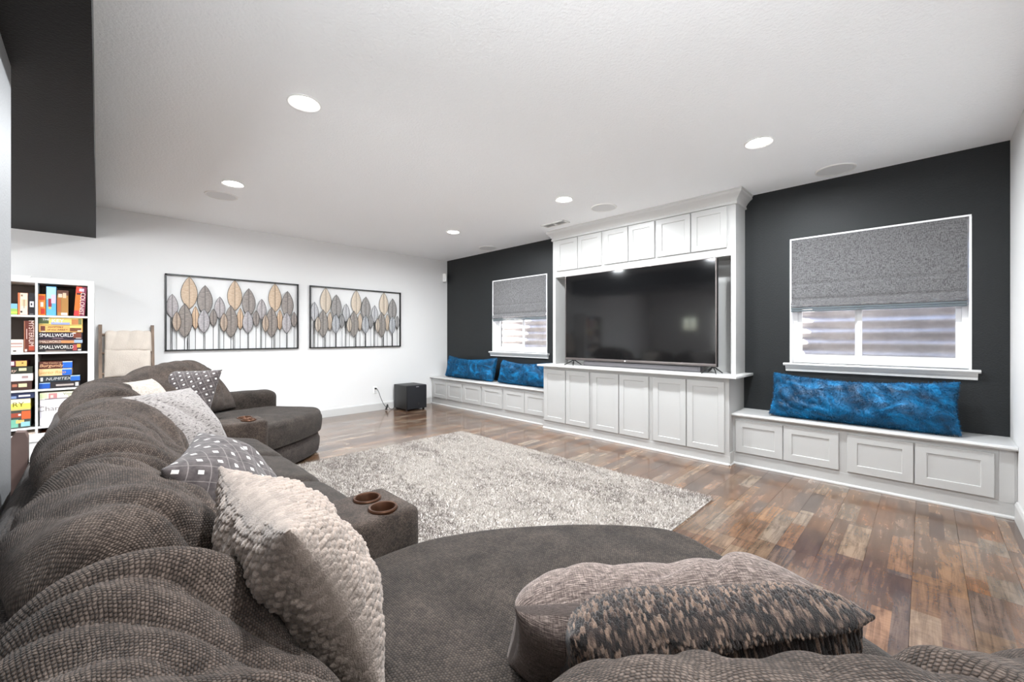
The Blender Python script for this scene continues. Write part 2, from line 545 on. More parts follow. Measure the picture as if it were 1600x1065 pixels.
downlight(-4.46, 3.355, 'small round recessed ceiling light nearest the far room corner')
downlight(-.84, .87, 'added unseen recessed ceiling light over the near end of the sectional')  # extra lamp out of view, carries on the visible grid
downlight(-4.5, -2.4, 'added unseen recessed ceiling light in the back area behind the soffit')  # invented lamp, out of view
downlight(-2.0, -2.4, 'added unseen recessed ceiling light in the back area behind the partition')  # second invented lamp for the unseen back area

def ceiling_speaker(x, y, label):
    t = thing('ceiling_speaker', label, 'speaker', (x, y, H))
    MB().lathe([(.0005, -.006), (.122, -.006), (.122, 0)], (x, y, H), n=40, cap=False).obj('grille', M['grille'], t, True)
    MB().lathe([(.122, 0), (.124, -.008), (.136, -.008), (.139, 0)], (x, y, H), n=40, cap=False).obj('rim', M['plastic'], t, True)
ceiling_speaker(-4.93, .865, 'round ceiling speaker beside the recessed light over the leaf art')
ceiling_speaker(-.53, 4.36, 'round ceiling speaker above the right window with the wide shade')
ceiling_speaker(-2.46, 3.87, 'round ceiling speaker just in front of the cabinet crown')
ceiling_speaker(-4.88, 4.347, 'round ceiling speaker above the left window near the corner')

t = thing('ceiling_vent', 'white rectangular ceiling register at the left end of the cabinet crown', 'vent', (-3.24, 4.0, H))
v = MB()
for b in ((-3.42, -3.06, 3.93, 3.955), (-3.42, -3.06, 4.045, 4.07), (-3.42, -3.395, 3.93, 4.07), (-3.085, -3.06, 3.93, 4.07), (-3.25, -3.23, 3.93, 4.07)):
    v.box(b[0], b[1], b[2], b[3], H - .012, H, .003)
v.obj('frame', M['plastic'], t, True)
MB().box(-3.40, -3.08, 3.95, 4.05, H - .002, H).obj('duct_shade_panel', M['void'], t)  # flat dark sheet, stands in for the shade inside the duct
for i in range(6):
    yy = 3.962 + i * .0155
    MB().prism([(yy, H - .010), (yy + .010, H - .003), (yy + .0115, H - .0035), (yy + .0015, H - .0105)], 'x', -3.395, -3.085).obj('slat', M['plastic'], t)

# ------------------------------------------------------------------ built-in cabinetry
_shk = {}
def shaker(w, h, rail=0.055, t=0.019, rec=0.008):
    key = (round(w, 4), round(h, 4))
    if key in _shk: return _shk[key]
    hw, hh = w / 2, h / 2
    def ring(x, z, y): return [(-x, y, -z), (x, y, -z), (x, y, z), (-x, y, z)]
    e = 0.0025
    R = [ring(hw, hh, 0), ring(hw, hh, -t + e), ring(hw - e, hh - e, -t), ring(hw - rail, hh - rail, -t), ring(hw - rail - .004, hh - rail - .004, -t + rec)]
    vs = [p for r in R for p in r]
    fs = [(3, 2, 1, 0)]
    for i in range(len(R) - 1):
        for k in range(4):
            fs.append((i * 4 + k, i * 4 + (k + 1) % 4, (i + 1) * 4 + (k + 1) % 4, (i + 1) * 4 + k))
    n = (len(R) - 1) * 4
    fs.append((n, n + 1, n + 2, n + 3))
    _shk[key] = MB().add(vs, fs).mesh('door', M['cab'])
    return _shk[key]
def door(parent, x0, x1, z0, z1, y, rail=.055):
    o = link('door', shaker(x1 - x0, z1 - z0, rail), parent)
    o.matrix_parent_inverse = Matrix.Translation(parent.location).inverted()
    o.location = ((x0 + x1) / 2, y, (z0 + z1) / 2)
    return o
def shoe(mb, x0, x1, y, z=.018):
    mb.prism([(y, 0), (y - .014, 0), (y - .014, z * .5), (y - .008, z), (y, z)], 'x', x0, x1)

# window-seat benches
YBF = 4.247
def bench(x0, x1, doors, label, last_panel=None):
    t = thing('storage_bench', label, 'bench', ((x0 + x1) / 2, 4.4, 0))
    b = MB().box(x0, x1, YBF, YW - .001, 0, .452)
    b.box(x0, x1, YBF - .003, YBF, 0, .098)
    b.obj('carcass', M['cab'], t)
    s = MB(); shoe(s, x0, x1, YBF - .003); s.obj('base_molding', M['trim'], t)
    n = [(YW - .001, .452), (4.215, .452), (4.205, .456), (4.200, .466), (4.204, .477), (4.215, .482), (YW - .001, .482)]
    MB().prism(n, 'x', x0, x1).obj('bench_top', M['trim'], t)
    for a, c_ in doors: door(t, a, c_, .118, .418, YBF, .06)
    if last_panel:
        MB().box(last_panel[0], last_panel[1], YBF - .004, YBF, .10, .45, .002).obj('filler_panel', M['cab'], t)
    return t
UX0, UX1 = -3.545, -1.285
bench(XL + .002, UX0, [(-6.219, -5.813), (-5.805, -5.398), (-5.358, -4.918), (-4.877, -4.438), (-4.391, -3.985), (-3.975, -3.575)],
      'long white storage bench left of the media cabinet, under the two blue pillows')
bench(UX1, XR - .002, [(-1.259, -.881), (-.873, -.493), (-.439, -.059), (-.051, .330)],
      'white storage bench right of the media cabinet, under the long blue pillow', (.350, .418))

# base cabinet
YC = 4.139
t = thing('base_cabinet', 'low white cabinet of six tall shaker doors under the television', 'cabinet', ((UX0 + UX1) / 2, 4.35, 0))
b = MB().box(UX0, UX1, YC, YW - .001, 0, .812)
b.box(UX0 - .004, UX1 + .004, YC - .004, YC + .10, 0, .085)
b.obj('carcass', M['cab'], t)
s = MB(); shoe(s, UX0 - .004, UX1 + .014, YC - .004)
s.prism([(UX1 + .004, 0), (UX1 + .018, 0), (UX1 + .018, .009), (UX1 + .012, .018), (UX1 + .004, .018)], 'y', YC - .018, YBF - .004)
s.box(UX1 + .004, UX1 + .010, YC - .004, YBF - .003, .018, .12, .002)
s.obj('base_molding', M['trim'], t)
for a, c_ in ((-3.523, -3.179), (-3.167, -2.823), (-2.774, -2.432), (-2.421, -2.073), (-2.021, -1.679), (-1.669, -1.322)):
    door(t, a, c_, .108, .772, YC)
ct = MB().box(UX0 - .045, UX1 + .085, 4.055, YW - .001, .812, .836, .005)
tag(ct.obj('countertop', M['trim'], smooth=True), 'white countertop on the low cabinet, carrying the television', 'countertop')

# upper cabinet bridging the television niche
YU = 4.30
EX0, EX1 = -3.52, -1.276
t = thing('upper_cabinet', 'tall white surround with six upper doors and crown above the television', 'cabinet', ((EX0 + EX1) / 2, 4.43, .836))
b = MB()
b.box(EX0, -3.475, YU, YW - .001, .836, 2.53); b.box(-1.319, EX1, YU, YW - .001, .836, 2.53)
b.box(-3.475, -1.319, YU, YW - .001, 1.978, 2.53)
b.obj('carcass', M['cab'], t)
MB().box(-3.475, -1.319, YW - .02, YW - .001, .836, 1.978).obj('back_panel', M['cab'], t)
for a, c_ in ((-3.445, -3.112), (-3.103, -2.758), (-2.722, -2.407), (-2.397, -2.086), (-2.057, -1.699), (-1.689, -1.352)):
    door(t, a, c_, 2.056, 2.458, YU)
prof = [(0, 2.462), (.016, 2.466), (.016, 2.484), (.010, 2.490), (.014, 2.500), (.026, 2.520), (.048, 2.545), (.062, 2.556), (.066, 2.562), (.066, 2.580), (.074, 2.586), (.074, H - .0005), (0, H - .0005)]
cr = MB()
path = [(EX0, YW), (EX0, YU), (EX1, YU), (EX1, YW)]
dirs = [(-1, 0), (-1, -1), (1, -1), (1, 0)]
n = len(prof)
vs = [(px + dx * o_, py + dy * o_, z) for (px, py), (dx, dy) in zip(path, dirs) for o_, z in prof]
fs = [(i * n + k, (i + 1) * n + k, (i + 1) * n + (k + 1) % n, i * n + (k + 1) % n) for i in range(3) for k in range(n)]
cr.add(vs, fs).obj('crown_molding', M['trim'], t)

# ------------------------------------------------------------------ television
g = NT('tv_screen'); g.out(srgb(15, 15, 16), 0.075, spec=0.5); M['screen'] = g.m
M['tvmetal'] = plain('brushed_dark_metal', srgb(120, 112, 110), 0.35, metal=0.8, bump=(200, 0.0002))
M['tvback'] = plain('tv_back_plastic', srgb(30, 30, 30), 0.5)
t = thing('television', 'large flat black television in the white cabinet niche', 'television', (-2.33, 4.25, .836))
TX0, TX1, TY = -3.245, -1.420, 4.215
MB().box(TX0, TX1, TY + .006, TY + .05, .900, 1.962, .004).obj('cabinet_back', M['tvback'], t, True)
MB().box(TX0 + .008, TX1 - .008, TY, TY + .007, .932, 1.955).obj('screen', M['screen'], t)
fz = MB()
fz.box(TX0, TX0 + .007, TY - .002, TY + .02, .90, 1.962, .002); fz.box(TX1 - .012, TX1, TY - .002, TY + .02, .90, 1.962, .002)
fz.box(TX0, TX1, TY - .002, TY + .02, 1.955, 1.963, .002); fz.box(TX0, TX1, TY - .004, TY + .03, .905, .932, .003)
fz.obj('bezel', M['tvmetal'], t, True)
MB().lathe([(.0005, -.001), (.009, -.001), (.009, .002)], (-2.40, TY - .004, .918), 'y', n=16).obj('emblem', M['plastic'], t)
for xc in (-3.14, -1.47):
    f = MB()
    for dx in (-.075, .060):
        f.tube([(xc + .010, TY + .02, .903), (xc + .010 + dx * .5, TY - .02, .872), (xc + .010 + dx, TY - .075, .8415)], [.007, .006, .005], 6)
        f.tube([(xc + .010, TY + .03, .903), (xc + .010 + dx, TY + .10, .8415)], [.007, .005], 6)
    f.obj('foot', M['black'], t)
# low soundbar behind the feet under the screen
M['slate'] = plain('slate_plastic', srgb(132, 128, 132), 0.5)
t = thing('soundbar', 'slim grey soundbar lying on the countertop below the television screen', 'soundbar', (-2.25, 4.31, .836))
MB().box(-3.02, -1.60, 4.285, 4.36, .8365, .892, .008).obj('body', M['slate'], t, True)
MB().box(-3.00, -1.62, 4.281, 4.286, .842, .888).obj('grille', M['slate'], t)

# ------------------------------------------------------------------ roman shades
g = NT('shade_linen'); uv = g.coord('Object')
w1 = g.noise(g.scale(uv, (420, 420, 60)), 1.0, 2, .5); w2 = g.noise(g.scale(uv, (60, 60, 420)), 1.0, 2, .5)
ws = g.math('ADD', w1, w2)
M['shade'] = g.out(g.ramp(ws, [(0.72, srgb(74, 73, 74)), (1.0, srgb(98, 97, 98)), (1.28, srgb(122, 121, 122))]), 0.9, g.bump(ws, 0.001, 0.5), spec=0.1)
M['shade_hem'] = plain('shade_hem', srgb(96, 104, 108), 0.8)
def shade(x0, x1, zb, label):
    t = thing('roman_shade', label, 'window shade', ((x0 + x1) / 2, YW + .02, WZ1))
    x0 += .010; x1 -= .022
    zt = WZ1 - .012
    ys = YW + .004
    nx, nz = 24, 60
    V, F = [], []
    fold = zb + .105
    for j in range(nz + 1):
        z = zb + .055 + (zt - zb - .055) * j / nz
        for i in range(nx + 1):
            x = x0 + (x1 - x0) * i / nx
            d = .010 * math.exp(-((z - fold) / .012) ** 2) + .006 * math.exp(-((z - fold - .14) / .012) ** 2)
            d += -.010 * math.exp(-((z - zb - .055) / .03) ** 2)
            V.append((x, ys + d + .003 * math.sin(x * 5 + z * 3), z))
    F = [(j * (nx + 1) + i, j * (nx + 1) + i + 1, (j + 1) * (nx + 1) + i + 1, (j + 1) * (nx + 1) + i) for j in range(nz) for i in range(nx)]
    link('fabric_panel', np_mesh('fabric_panel', np.array(V), np.array(F), M['shade']), t)
    for k in range(3):
        z = zb + .052 - k * .020
        yy = YW - .012 + k * .004
        f = MB().box(x0 - .003, x1 + .003, yy, yy + .034, z - .018, z, .007)
        f.obj('bottom_fold', M['shade_hem'] if k else M['shade'], t, True)
    MB().box(x0, x1, YW + .008, YW + .05, zt - .03, zt + .002).obj('head_rail', M['plastic'], t)
shade(l0, l1, 1.452, 'grey linen roman shade, smaller looking one at the left window')
shade(r0, r1, 1.432, 'wide grey linen roman shade half lowered at the right window')

# ------------------------------------------------------------------ motion sensor, subwoofer, outlet
t = thing('motion_sensor', 'small white motion sensor high in the far room corner', 'sensor', (XL + .05, YW - .09, 2.27))
sm = MB().box(-.035, .035, -.022, .022, -.075, .075, .012).mesh('housing', M['plastic'], True)
o = link('housing', sm, t); o.rotation_euler = (0, 0, math.radians(40)); o.matrix_parent_inverse = Matrix.Identity(4)
o = MB().box(-.02, .02, -.026, -.02, -.05, .0).obj('lens', M['grille'], t); o.matrix_parent_inverse = Matrix.Identity(4); o.rotation_euler = (0, 0, math.radians(40))
o = MB().box(-.012, .012, .0, .06, -.012, .012).obj('bracket', M['plastic'], t); o.matrix_parent_inverse = Matrix.Identity(4); o.rotation_euler = (0, 0, math.radians(40))

M['subbox'] = plain('black_vinyl_veneer', srgb(26, 26, 27), 0.45, bump=(300, 0.0004))
M['subcloth'] = plain('black_grille_cloth', srgb(18, 19, 24), 0.85, bump=(900, 0.0006))
t = thing('subwoofer', 'black cube subwoofer on the floor beside the long bench', 'subwoofer', (-6.04, 3.66, 0))
MB().box(-6.235, -5.845, 3.472, 3.845, .022, .405, .006).obj('cabinet', M['subbox'], t, True)
MB().box(-5.846, -5.826, 3.478, 3.839, .028, .400, .006).obj('grille', M['subcloth'], t, True)
MB().box(-5.8265, -5.8245, 3.64, 3.69, .375, .388).obj('emblem', M['slate'], t)
MB().lathe([(.0005, 0), (.018, 0), (.020, -.004)], (-5.822, 3.68, .105), 'x', n=20).obj('knob', M['subbox'], t)
for fx, fy in ((-6.2, 3.5), (-5.88, 3.5), (-6.2, 3.81), (-5.88, 3.81)):
    MB().lathe([(.018, 0), (.020, .023)], (fx, fy, 0), n=14).obj('foot', M['rubber'], t)
t = thing('wall_outlet', 'white wall outlet low on the art wall with a black plug', 'outlet', (XL, 3.16, .33))
MB().box(XL, XL + .006, 3.125, 3.195, .275, .39, .003).obj('cover_plate', M['plastic'], t, True)
for dz in (-.025, .025):
    MB().box(XL + .006, XL + .009, 3.143, 3.177, .3325 + dz - .017, .3325 + dz + .017, .001).obj('socket', M['grille'], t)
cb = MB().box(XL + .008, XL + .04, 3.148, 3.172, .346, .370, .004)
cord = [(-6.24, 3.16, .358), (-6.215, 3.165, .352), (-6.20, 3.185, .30), (-6.195, 3.22, .20), (-6.19, 3.26, .11), (-6.18, 3.30, .05), (-6.17, 3.315, .012),
        (-6.16, 3.30, .02), (-6.17, 3.31, .07), (-6.18, 3.33, .085), (-6.17, 3.35, .03), (-6.17, 3.39, .008), (-6.19, 3.43, .010), (-6.20, 3.465, .03)]
P_ = [Vector(p) for p in cord]; fine = []
for i in range(len(P_) - 1):
    p0, p1, p2, p3 = P_[max(i - 1, 0)], P_[i], P_[i + 1], P_[min(i + 2, len(P_) - 1)]
    for k in range(5):
        s_ = k / 5
        fine.append(0.5 * ((2 * p1) + (p2 - p0) * s_ + (2 * p0 - 5 * p1 + 4 * p2 - p3) * s_ ** 2 + (3 * p1 - p0 - 3 * p2 + p3) * s_ ** 3))
fine.append(P_[-1])
t = thing('power_cord', 'thin black cord bundled on the floor between outlet and subwoofer', 'cord', (-6.18, 3.3, 0))
MB().tube(fine, .0042, 6).obj('cable', M['rubber'], t, True)
cb.obj('plug', M['rubber'], t, True)
MB().tube([(-6.165, 3.285, .012), (-6.17, 3.31, .05), (-6.175, 3.325, .095)], [.012, .016, .010], 8).obj('cable_bundle', M['rubber'], t, True)

# ------------------------------------------------------------------ leaf wall art
def leafmat(name, a, b):
    g = NT(name); c = g.coord('Object')
    f = g.noise(g.scale(c, (1, 26, 60)), 1.0, 4, .6)
    ve = g.noise(g.scale(c, (1, 14, 150)), 1.0, 2, .5)
    return g.out(g.mix(g.math('MULTIPLY', ve, .45), g.ramp(f, [(.3, srgb(*a)), (.7, srgb(*b))]), srgb(200, 190, 180)), 0.6, g.bump(ve, 0.002, .6))
LM = {'l': leafmat('lilac_leaf', (128, 122, 126), (172, 166, 170)), 't': leafmat('tan_leaf', (172, 142, 112), (204, 178, 150)),
      'd': leafmat('umber_leaf', (66, 58, 55), (122, 110, 104)), 's': leafmat('copper_leaf', (130, 108, 92), (170, 146, 124)),
      'o': leafmat('honey_leaf', (186, 148, 112), (212, 176, 142)), 'g': leafmat('slate_leaf', (80, 74, 74), (134, 124, 120)),
      'l2': leafmat('grey_leaf', (118, 116, 122), (164, 160, 166)), 'k': leafmat('small_dark_leaf', (84, 76, 74), (128, 116, 112))}
LMC = {'l': leafmat('pale_blue_leaf', (150, 152, 158), (184, 186, 192)), 't': leafmat('pale_tan_leaf', (188, 172, 152), (208, 192, 172)),
       'd': leafmat('pewter_leaf', (84, 80, 78), (124, 118, 114)), 's': leafmat('pale_copper_leaf', (150, 136, 122), (176, 164, 150)),
       'o': leafmat('sand_leaf', (194, 170, 146), (206, 186, 164)), 'g': leafmat('blue_slate_leaf', (92, 92, 94), (134, 132, 132)),
       'l2': leafmat('steel_leaf', (122, 128, 136), (158, 164, 172)), 'k': leafmat('small_steel_leaf', (104, 106, 110), (136, 138, 142))}
MOTIF = [('l', .066, .671, .385, .112, .012), ('t', .226, .893, .500, .160, .010), ('d', .180, .567, .155, .148, .030), ('s', .105, .468, .228, .081, .040),
         ('o', .285, .541, .255, .078, .014), ('g', .379, .800, .430, .152, .020), ('l2', .364, .508, .211, .119, .036), ('k', .461, .517, .298, .079, .026)]
def leaf_mesh(w, h, mat):
    n = 8; V = []; F = []
    for i in range(n + 1):
        s = i / n
        hw = w / 2 * (math.sin(PI * s ** .92) ** .80) if 0 < i < n else 0.0
        z = h * s
        V += [(.000, -hw, z), (.010 * math.sin(PI * s) , -hw * .5, z), (.004 * math.sin(PI * s), 0, z), (.010 * math.sin(PI * s), hw * .5, z), (.0, hw, z)]
    for i in range(n):
        for k in range(4):
            F.append((i * 5 + k, i * 5 + k + 1, (i + 1) * 5 + k + 1, (i + 1) * 5 + k))
    return MB().add(V, F).mesh('leaf', mat)
def rim_mesh(w, h):
    pts = []
    n = 10
    for sgn in (-1, 1):
        rng = range(n + 1) if sgn == -1 else range(n - 1, 0, -1)
        for i in rng:
            s = i / n
            hw = w / 2 * (math.sin(PI * s ** .92) ** .80) if 0 < i < n else 0.0
            pts.append((.001, sgn * hw, h * s))
    pts.append(pts[0])
    return MB().tube(pts, .0022, 4).tube([(.006, 0, 0), (.008, 0, h * .5), (.004, 0, h)], .0018, 4).mesh('rim', M['black'])
_lc = {}
def wall_art(y0, label, mats, W):
    Z0, Z1 = 1.025, 1.932
    X = XL + .004
    t = thing('wall_art', label, 'wall art', (X, y0, Z0))
    fr = MB(); r = .008
    fr.box(X, X + .03, y0, y0 + 2 * r, Z0, Z1); fr.box(X, X + .03, y0 + W - 2 * r, y0 + W, Z0, Z1)
    fr.box(X, X + .03, y0, y0 + W, Z0, Z0 + 2 * r); fr.box(X, X + .03, y0, y0 + W, Z1 - 2 * r, Z1)
    fr.obj('frame', M['black'], t)
    for k in range(3):
        for (kind, cy, zt, zb, w, dx) in MOTIF:
            yy = cy + .4635 * k
            key = (kind, id(mats))
            if key not in _lc:
                _lc[key] = (leaf_mesh(w, zt - zb, mats[kind]), rim_mesh(w, zt - zb), MB().tube([(0, 0, 0), (0, 0, zb - .010)], .0032, 5).mesh('stem', M['black']))
            lo = link('leaf', _lc[key][0], t); lo.matrix_parent_inverse = Matrix.Identity(4)
            lo.location = (.002 + dx, yy, zb)
            ro = link('rim', _lc[key][1], lo)
            st = link('stem', _lc[key][2], lo); st.location = (0, 0, -(zb - .012))
            if kind in 'tdlg' :
                st2 = link('stem', _lc[key][2], lo)
                st2.location = (-.004, (.028 if kind == 'd' else -.012), -(zb - .012))
wall_art(.551, 'framed metal leaf wall art left of the pair, nearer the bookshelf', LM, 1.449)
wall_art(2.152, 'framed metal leaf wall art right of the pair, nearer the corner', LMC, 1.457)

# ------------------------------------------------------------------ soft furnishing helpers
def catmull(pts, n):
    P = np.array(pts, float); k = len(P)
    out = []
    for t in np.linspace(0, k - 1, n * 6):
        i = min(int(t), k - 2); s = t - i
        p0, p1, p2, p3 = P[max(i - 1, 0)], P[i], P[i + 1], P[min(i + 2, k - 1)]
        out.append(0.5 * (2 * p1 + (p2 - p0) * s + (2 * p0 - 5 * p1 + 4 * p2 - p3) * s * s + (3 * p1 - p0 - 3 * p2 + p3) * s ** 3))
    out = np.array(out)
    L = np.concatenate([[0], np.cumsum(np.linalg.norm(np.diff(out, axis=0), axis=1))])
    ts = np.linspace(0, L[-1], n)
    return np.stack([np.interp(ts, L, out[:, j]) for j in range(out.shape[1])], 1), L[-1]

def ridge(ph):
    return np.abs(np.sin(ph)) ** 0.75

def folds(U, V, spacing, amp, ang=0.0, warp=1.2, seed=0.0, gate=2.5):
    """soft cloth creases running along direction ang (0 = along V)"""
    a = U * math.cos(ang) + V * math.sin(ang); b = -U * math.sin(ang) + V * math.cos(ang)
    p = np.stack([a * 5 + seed, b * 3 + seed * 1.7, np.full_like(a, seed)], -1)
    ph = PI * a / spacing + warp * fbm(p, 2)
    g_ = np.clip(0.5 + gate * 0.5 * vnoise(np.stack([a * 4 + seed * 3, b * 3.2 - seed, np.full_like(a, 5.0 + seed)], -1)), 0, 1)
    return amp * ridge(ph) * g_

def cushion(name, mat, ex, ed, org, width, curve, thick, n=(64, 64), a=4.0, b=4.0, q=0.42, pinch=0.03, wr=None, lump=0.012, seed=1.0,
            bump=None, parent=None, taper=0.0, both=True, colfn=None, sag=0.0):
    """a stuffed cushion: width along ex, centre line 'curve' in the (ed, z) plane"""
    ex = np.array(ex, float); ed = np.array(ed, float); org = np.array(org, float); up = np.array([0, 0, 1.0])
    nu, nv = n
    s = np.sin(np.linspace(-1, 1, nu) * PI / 2); s = 0.55 * s + 0.45 * np.linspace(-1, 1, nu)
    r = np.sin(np.linspace(-1, 1, nv) * PI / 2); r = 0.55 * r + 0.45 * np.linspace(-1, 1, nv)
    C, L = catmull(curve, 160)
    tt = (r + 1) / 2 * 159
    c = np.stack([np.interp(tt, np.arange(160), C[:, j]) for j in range(2)], 1)
    dC = np.gradient(C, axis=0); dC /= np.linalg.norm(dC, axis=1)[:, None]
    d = np.stack([np.interp(tt, np.arange(160), dC[:, j]) for j in range(2)], 1)
    N2 = np.stack([d[:, 1], -d[:, 0]], 1)           # normal in the (ed,z) plane, to the front / top
    S, R = np.meshgrid(s, r)
    prof = (np.clip(1 - np.abs(S) ** a, 0, 1) * np.clip(1 - np.abs(R) ** b, 0, 1)) ** q
    X = width / 2 * S * (1 - pinch * (1 - R ** 2)) * (1 - taper * (R + 1) / 2)
    A = L / 2 * R * (1 - pinch * (1 - S ** 2)) - sag * (1 - S ** 2) * np.clip(R, 0, 1) ** 2
    base = org + X[..., None] * ex + (c[:, 0][:, None, None] * ed + c[:, 1][:, None, None] * up)
    shift = (A - L / 2 * R)
    base = base + shift[..., None] * (d[:, 0][:, None, None] * ed + d[:, 1][:, None, None] * up)
    Nv = N2[:, 0][:, None, None] * ed + N2[:, 1][:, None, None] * up
    verts, cols, uvs = [], [], []
    for side in (1, -1):
        dz = thick / 2 * prof
        p0 = base + side * dz[..., None] * Nv
        def arc(p, ax):
            l = np.linalg.norm(np.diff(p, axis=ax), axis=-1)
            z_ = np.zeros(p.shape[:2])
            if ax == 1: z_[:, 1:] = np.cumsum(l, 1); return z_ - z_[:, nu // 2][:, None]
            z_[1:, :] = np.cumsum(l, 0); return z_ - z_[nv // 2, :][None, :]
        U_, V_ = arc(p0, 1), arc(p0, 0)
        uvs.append(np.stack([U_ + (0 if side > 0 else 2.37), V_], -1).reshape(-1, 2))
        pn = np.stack([X * 4 + seed, A * 4 + seed * 2 + (9 if side < 0 else 0), np.full_like(X, seed)], -1)
        dz = dz + prof * lump * fbm(pn, 3)
        if wr is not None and (both or side > 0): dz = dz + np.minimum(prof * 1.4, 1) * wr(U_, V_, side)
        rnd = None
        if bump is not None:
            hb, rnd = bump(U_, V_)
            dz = dz + np.clip(prof * 3.0, .35, 1) * hb
        verts.append(base + side * dz[..., None] * Nv)
        if colfn is not None: cols.append(colfn(U_, V_, rnd, side))
    # weld the rim
    idxF = np.arange(nu * nv).reshape(nv, nu)
    idxB = idxF + nu * nv
    idxB[0, :] = idxF[0, :]; idxB[-1, :] = idxF[-1, :]; idxB[:, 0] = idxF[:, 0]; idxB[:, -1] = idxF[:, -1]
    def quads(I, flip):
        q_ = np.stack([I[:-1, :-1], I[:-1, 1:], I[1:, 1:], I[1:, :-1]], -1).reshape(-1, 4)
        return q_[:, ::-1] if flip else q_
    F = np.concatenate([quads(idxF, False), quads(idxB, True)])
    V = np.concatenate([verts[0].reshape(-1, 3), verts[1].reshape(-1, 3)])
    uv = np.concatenate(uvs)
    used = np.unique(F); remap = -np.ones(len(V), int); remap[used] = np.arange(len(used))
    col = np.concatenate([cc_.reshape(-1, 3) for cc_ in cols])[used] if cols else None
    # orientation: make front normals point along +Nv
    me = np_mesh(name, V[used], remap[F], mat, uv[used], True, col)
    p0 = me.polygons[(nv // 2) * (nu - 1) + nu // 2]
    nrm = np.array(p0.normal); ref = Nv[nv // 2].reshape(-1, 3)[0]
    if float(nrm @ ref) < 0:
        me.flip_normals()
    return link(name, me, parent), V[used], remap[F]

def cells(pu, pv, amp, jit=0.25, seed=3, power=1.0):
    """staggered knobs: returns bump(U,V)->height, per-knob random"""
    T2 = np.random.default_rng(seed).random((97, 89, 3))
    def f(U, V):
        u = U / pu; v = V / pv
        best = np.full(U.shape, 9.0); rnd = np.zeros(U.shape)
        j0 = np.floor(v).astype(int)
        for dj in (-1, 0, 1):
            j = j0 + dj
            off = 0.5 * (j % 2)
            i0 = np.floor(u - off).astype(int)
            for di in (-1, 0, 1):
                i = i0 + di
                r_ = T2[i % 97, j % 89]
                cu = i + 0.5 + off + (r_[..., 0] - .5) * jit; cv = j + 0.5 + (r_[..., 1] - .5) * jit
                dd = (u - cu) ** 2 + (v - cv) ** 2
                m = dd < best
                best = np.where(m, dd, best); rnd = np.where(m, r_[..., 2], rnd)
        h = np.clip(1 - best * 2.2, 0, 1) ** 0.6
        return amp * h * (0.7 + 0.6 * rnd) ** power, rnd
    return f

def soft_box(name, mat, x0, x1, y0, y1, z0, z1, r, n=18, crown=0.0, lump=0.0, seed=0.0, parent=None, fn=None):
    """box with fully rounded edges, welded, box-projected UVs in metres"""
    c = np.array([(x0 + x1) / 2, (y0 + y1) / 2, (z0 + z1) / 2]); h = np.array([x1 - x0, y1 - y0, z1 - z0]) / 2
    r = min(r, h.min() * 0.98)
    g_ = np.linspace(-1, 1, n); g_ = 0.5 * np.sin(g_ * PI / 2) + 0.5 * g_
    key, V, F, UV = {}, [], [], []
    for ax in range(3):
        o1, o2 = (ax + 1) % 3, (ax + 2) % 3
        for sg in (-1, 1):
            ids = np.zeros((n, n), int); loc = np.zeros((n, n, 2))
            for i in range(n):
                for j in range(n):
                    p = np.zeros(3); p[ax] = sg * h[ax]; p[o1] = g_[i] * h[o1]; p[o2] = g_[j] * h[o2]
                    k = tuple(np.round(p, 6))
                    loc[i, j] = (p[o1], p[o2]) if ax != 0 else (p[o1], p[o2])
                    if k not in key:
                        key[k] = len(V)
                        core = np.clip(p, -(h - r), h - r); d = p - core; l = np.linalg.norm(d)
                        V.append(core + d / l * r if l > 1e-9 else p)
                    ids[i, j] = key[k]
            off = ax * 1.37 + (sg + 1) * 0.61
            for i in range(n - 1):
                for j in range(n - 1):
                    q_ = [(i, j), (i + 1, j), (i + 1, j + 1), (i, j + 1)]
                    if sg < 0: q_ = q_[::-1]
                    F.append([ids[t] for t in q_]); UV += [loc[t] + off for t in q_]
    V = np.array(V); F = np.array(F); UV = np.array(UV)
    e = V / h
    if crown:
        V[:, 2] += np.where(V[:, 2] > 0, crown * (1 - e[:, 0] ** 2) * (1 - e[:, 1] ** 2), 0)
    if lump:
        nn = e / np.maximum(np.linalg.norm(e, axis=1), 1e-6)[:, None]
        V = V + nn * (lump * fbm(V * 5 + seed, 3))[:, None]
    V = V + c
    if fn is not None: V = fn(V)
    me = np_mesh(name, V, F, mat)
    l = me.uv_layers.new(name='UVMap'); l.data.foreach_set('uv', UV.astype(np.float32).ravel())
    return link(name, me, parent)

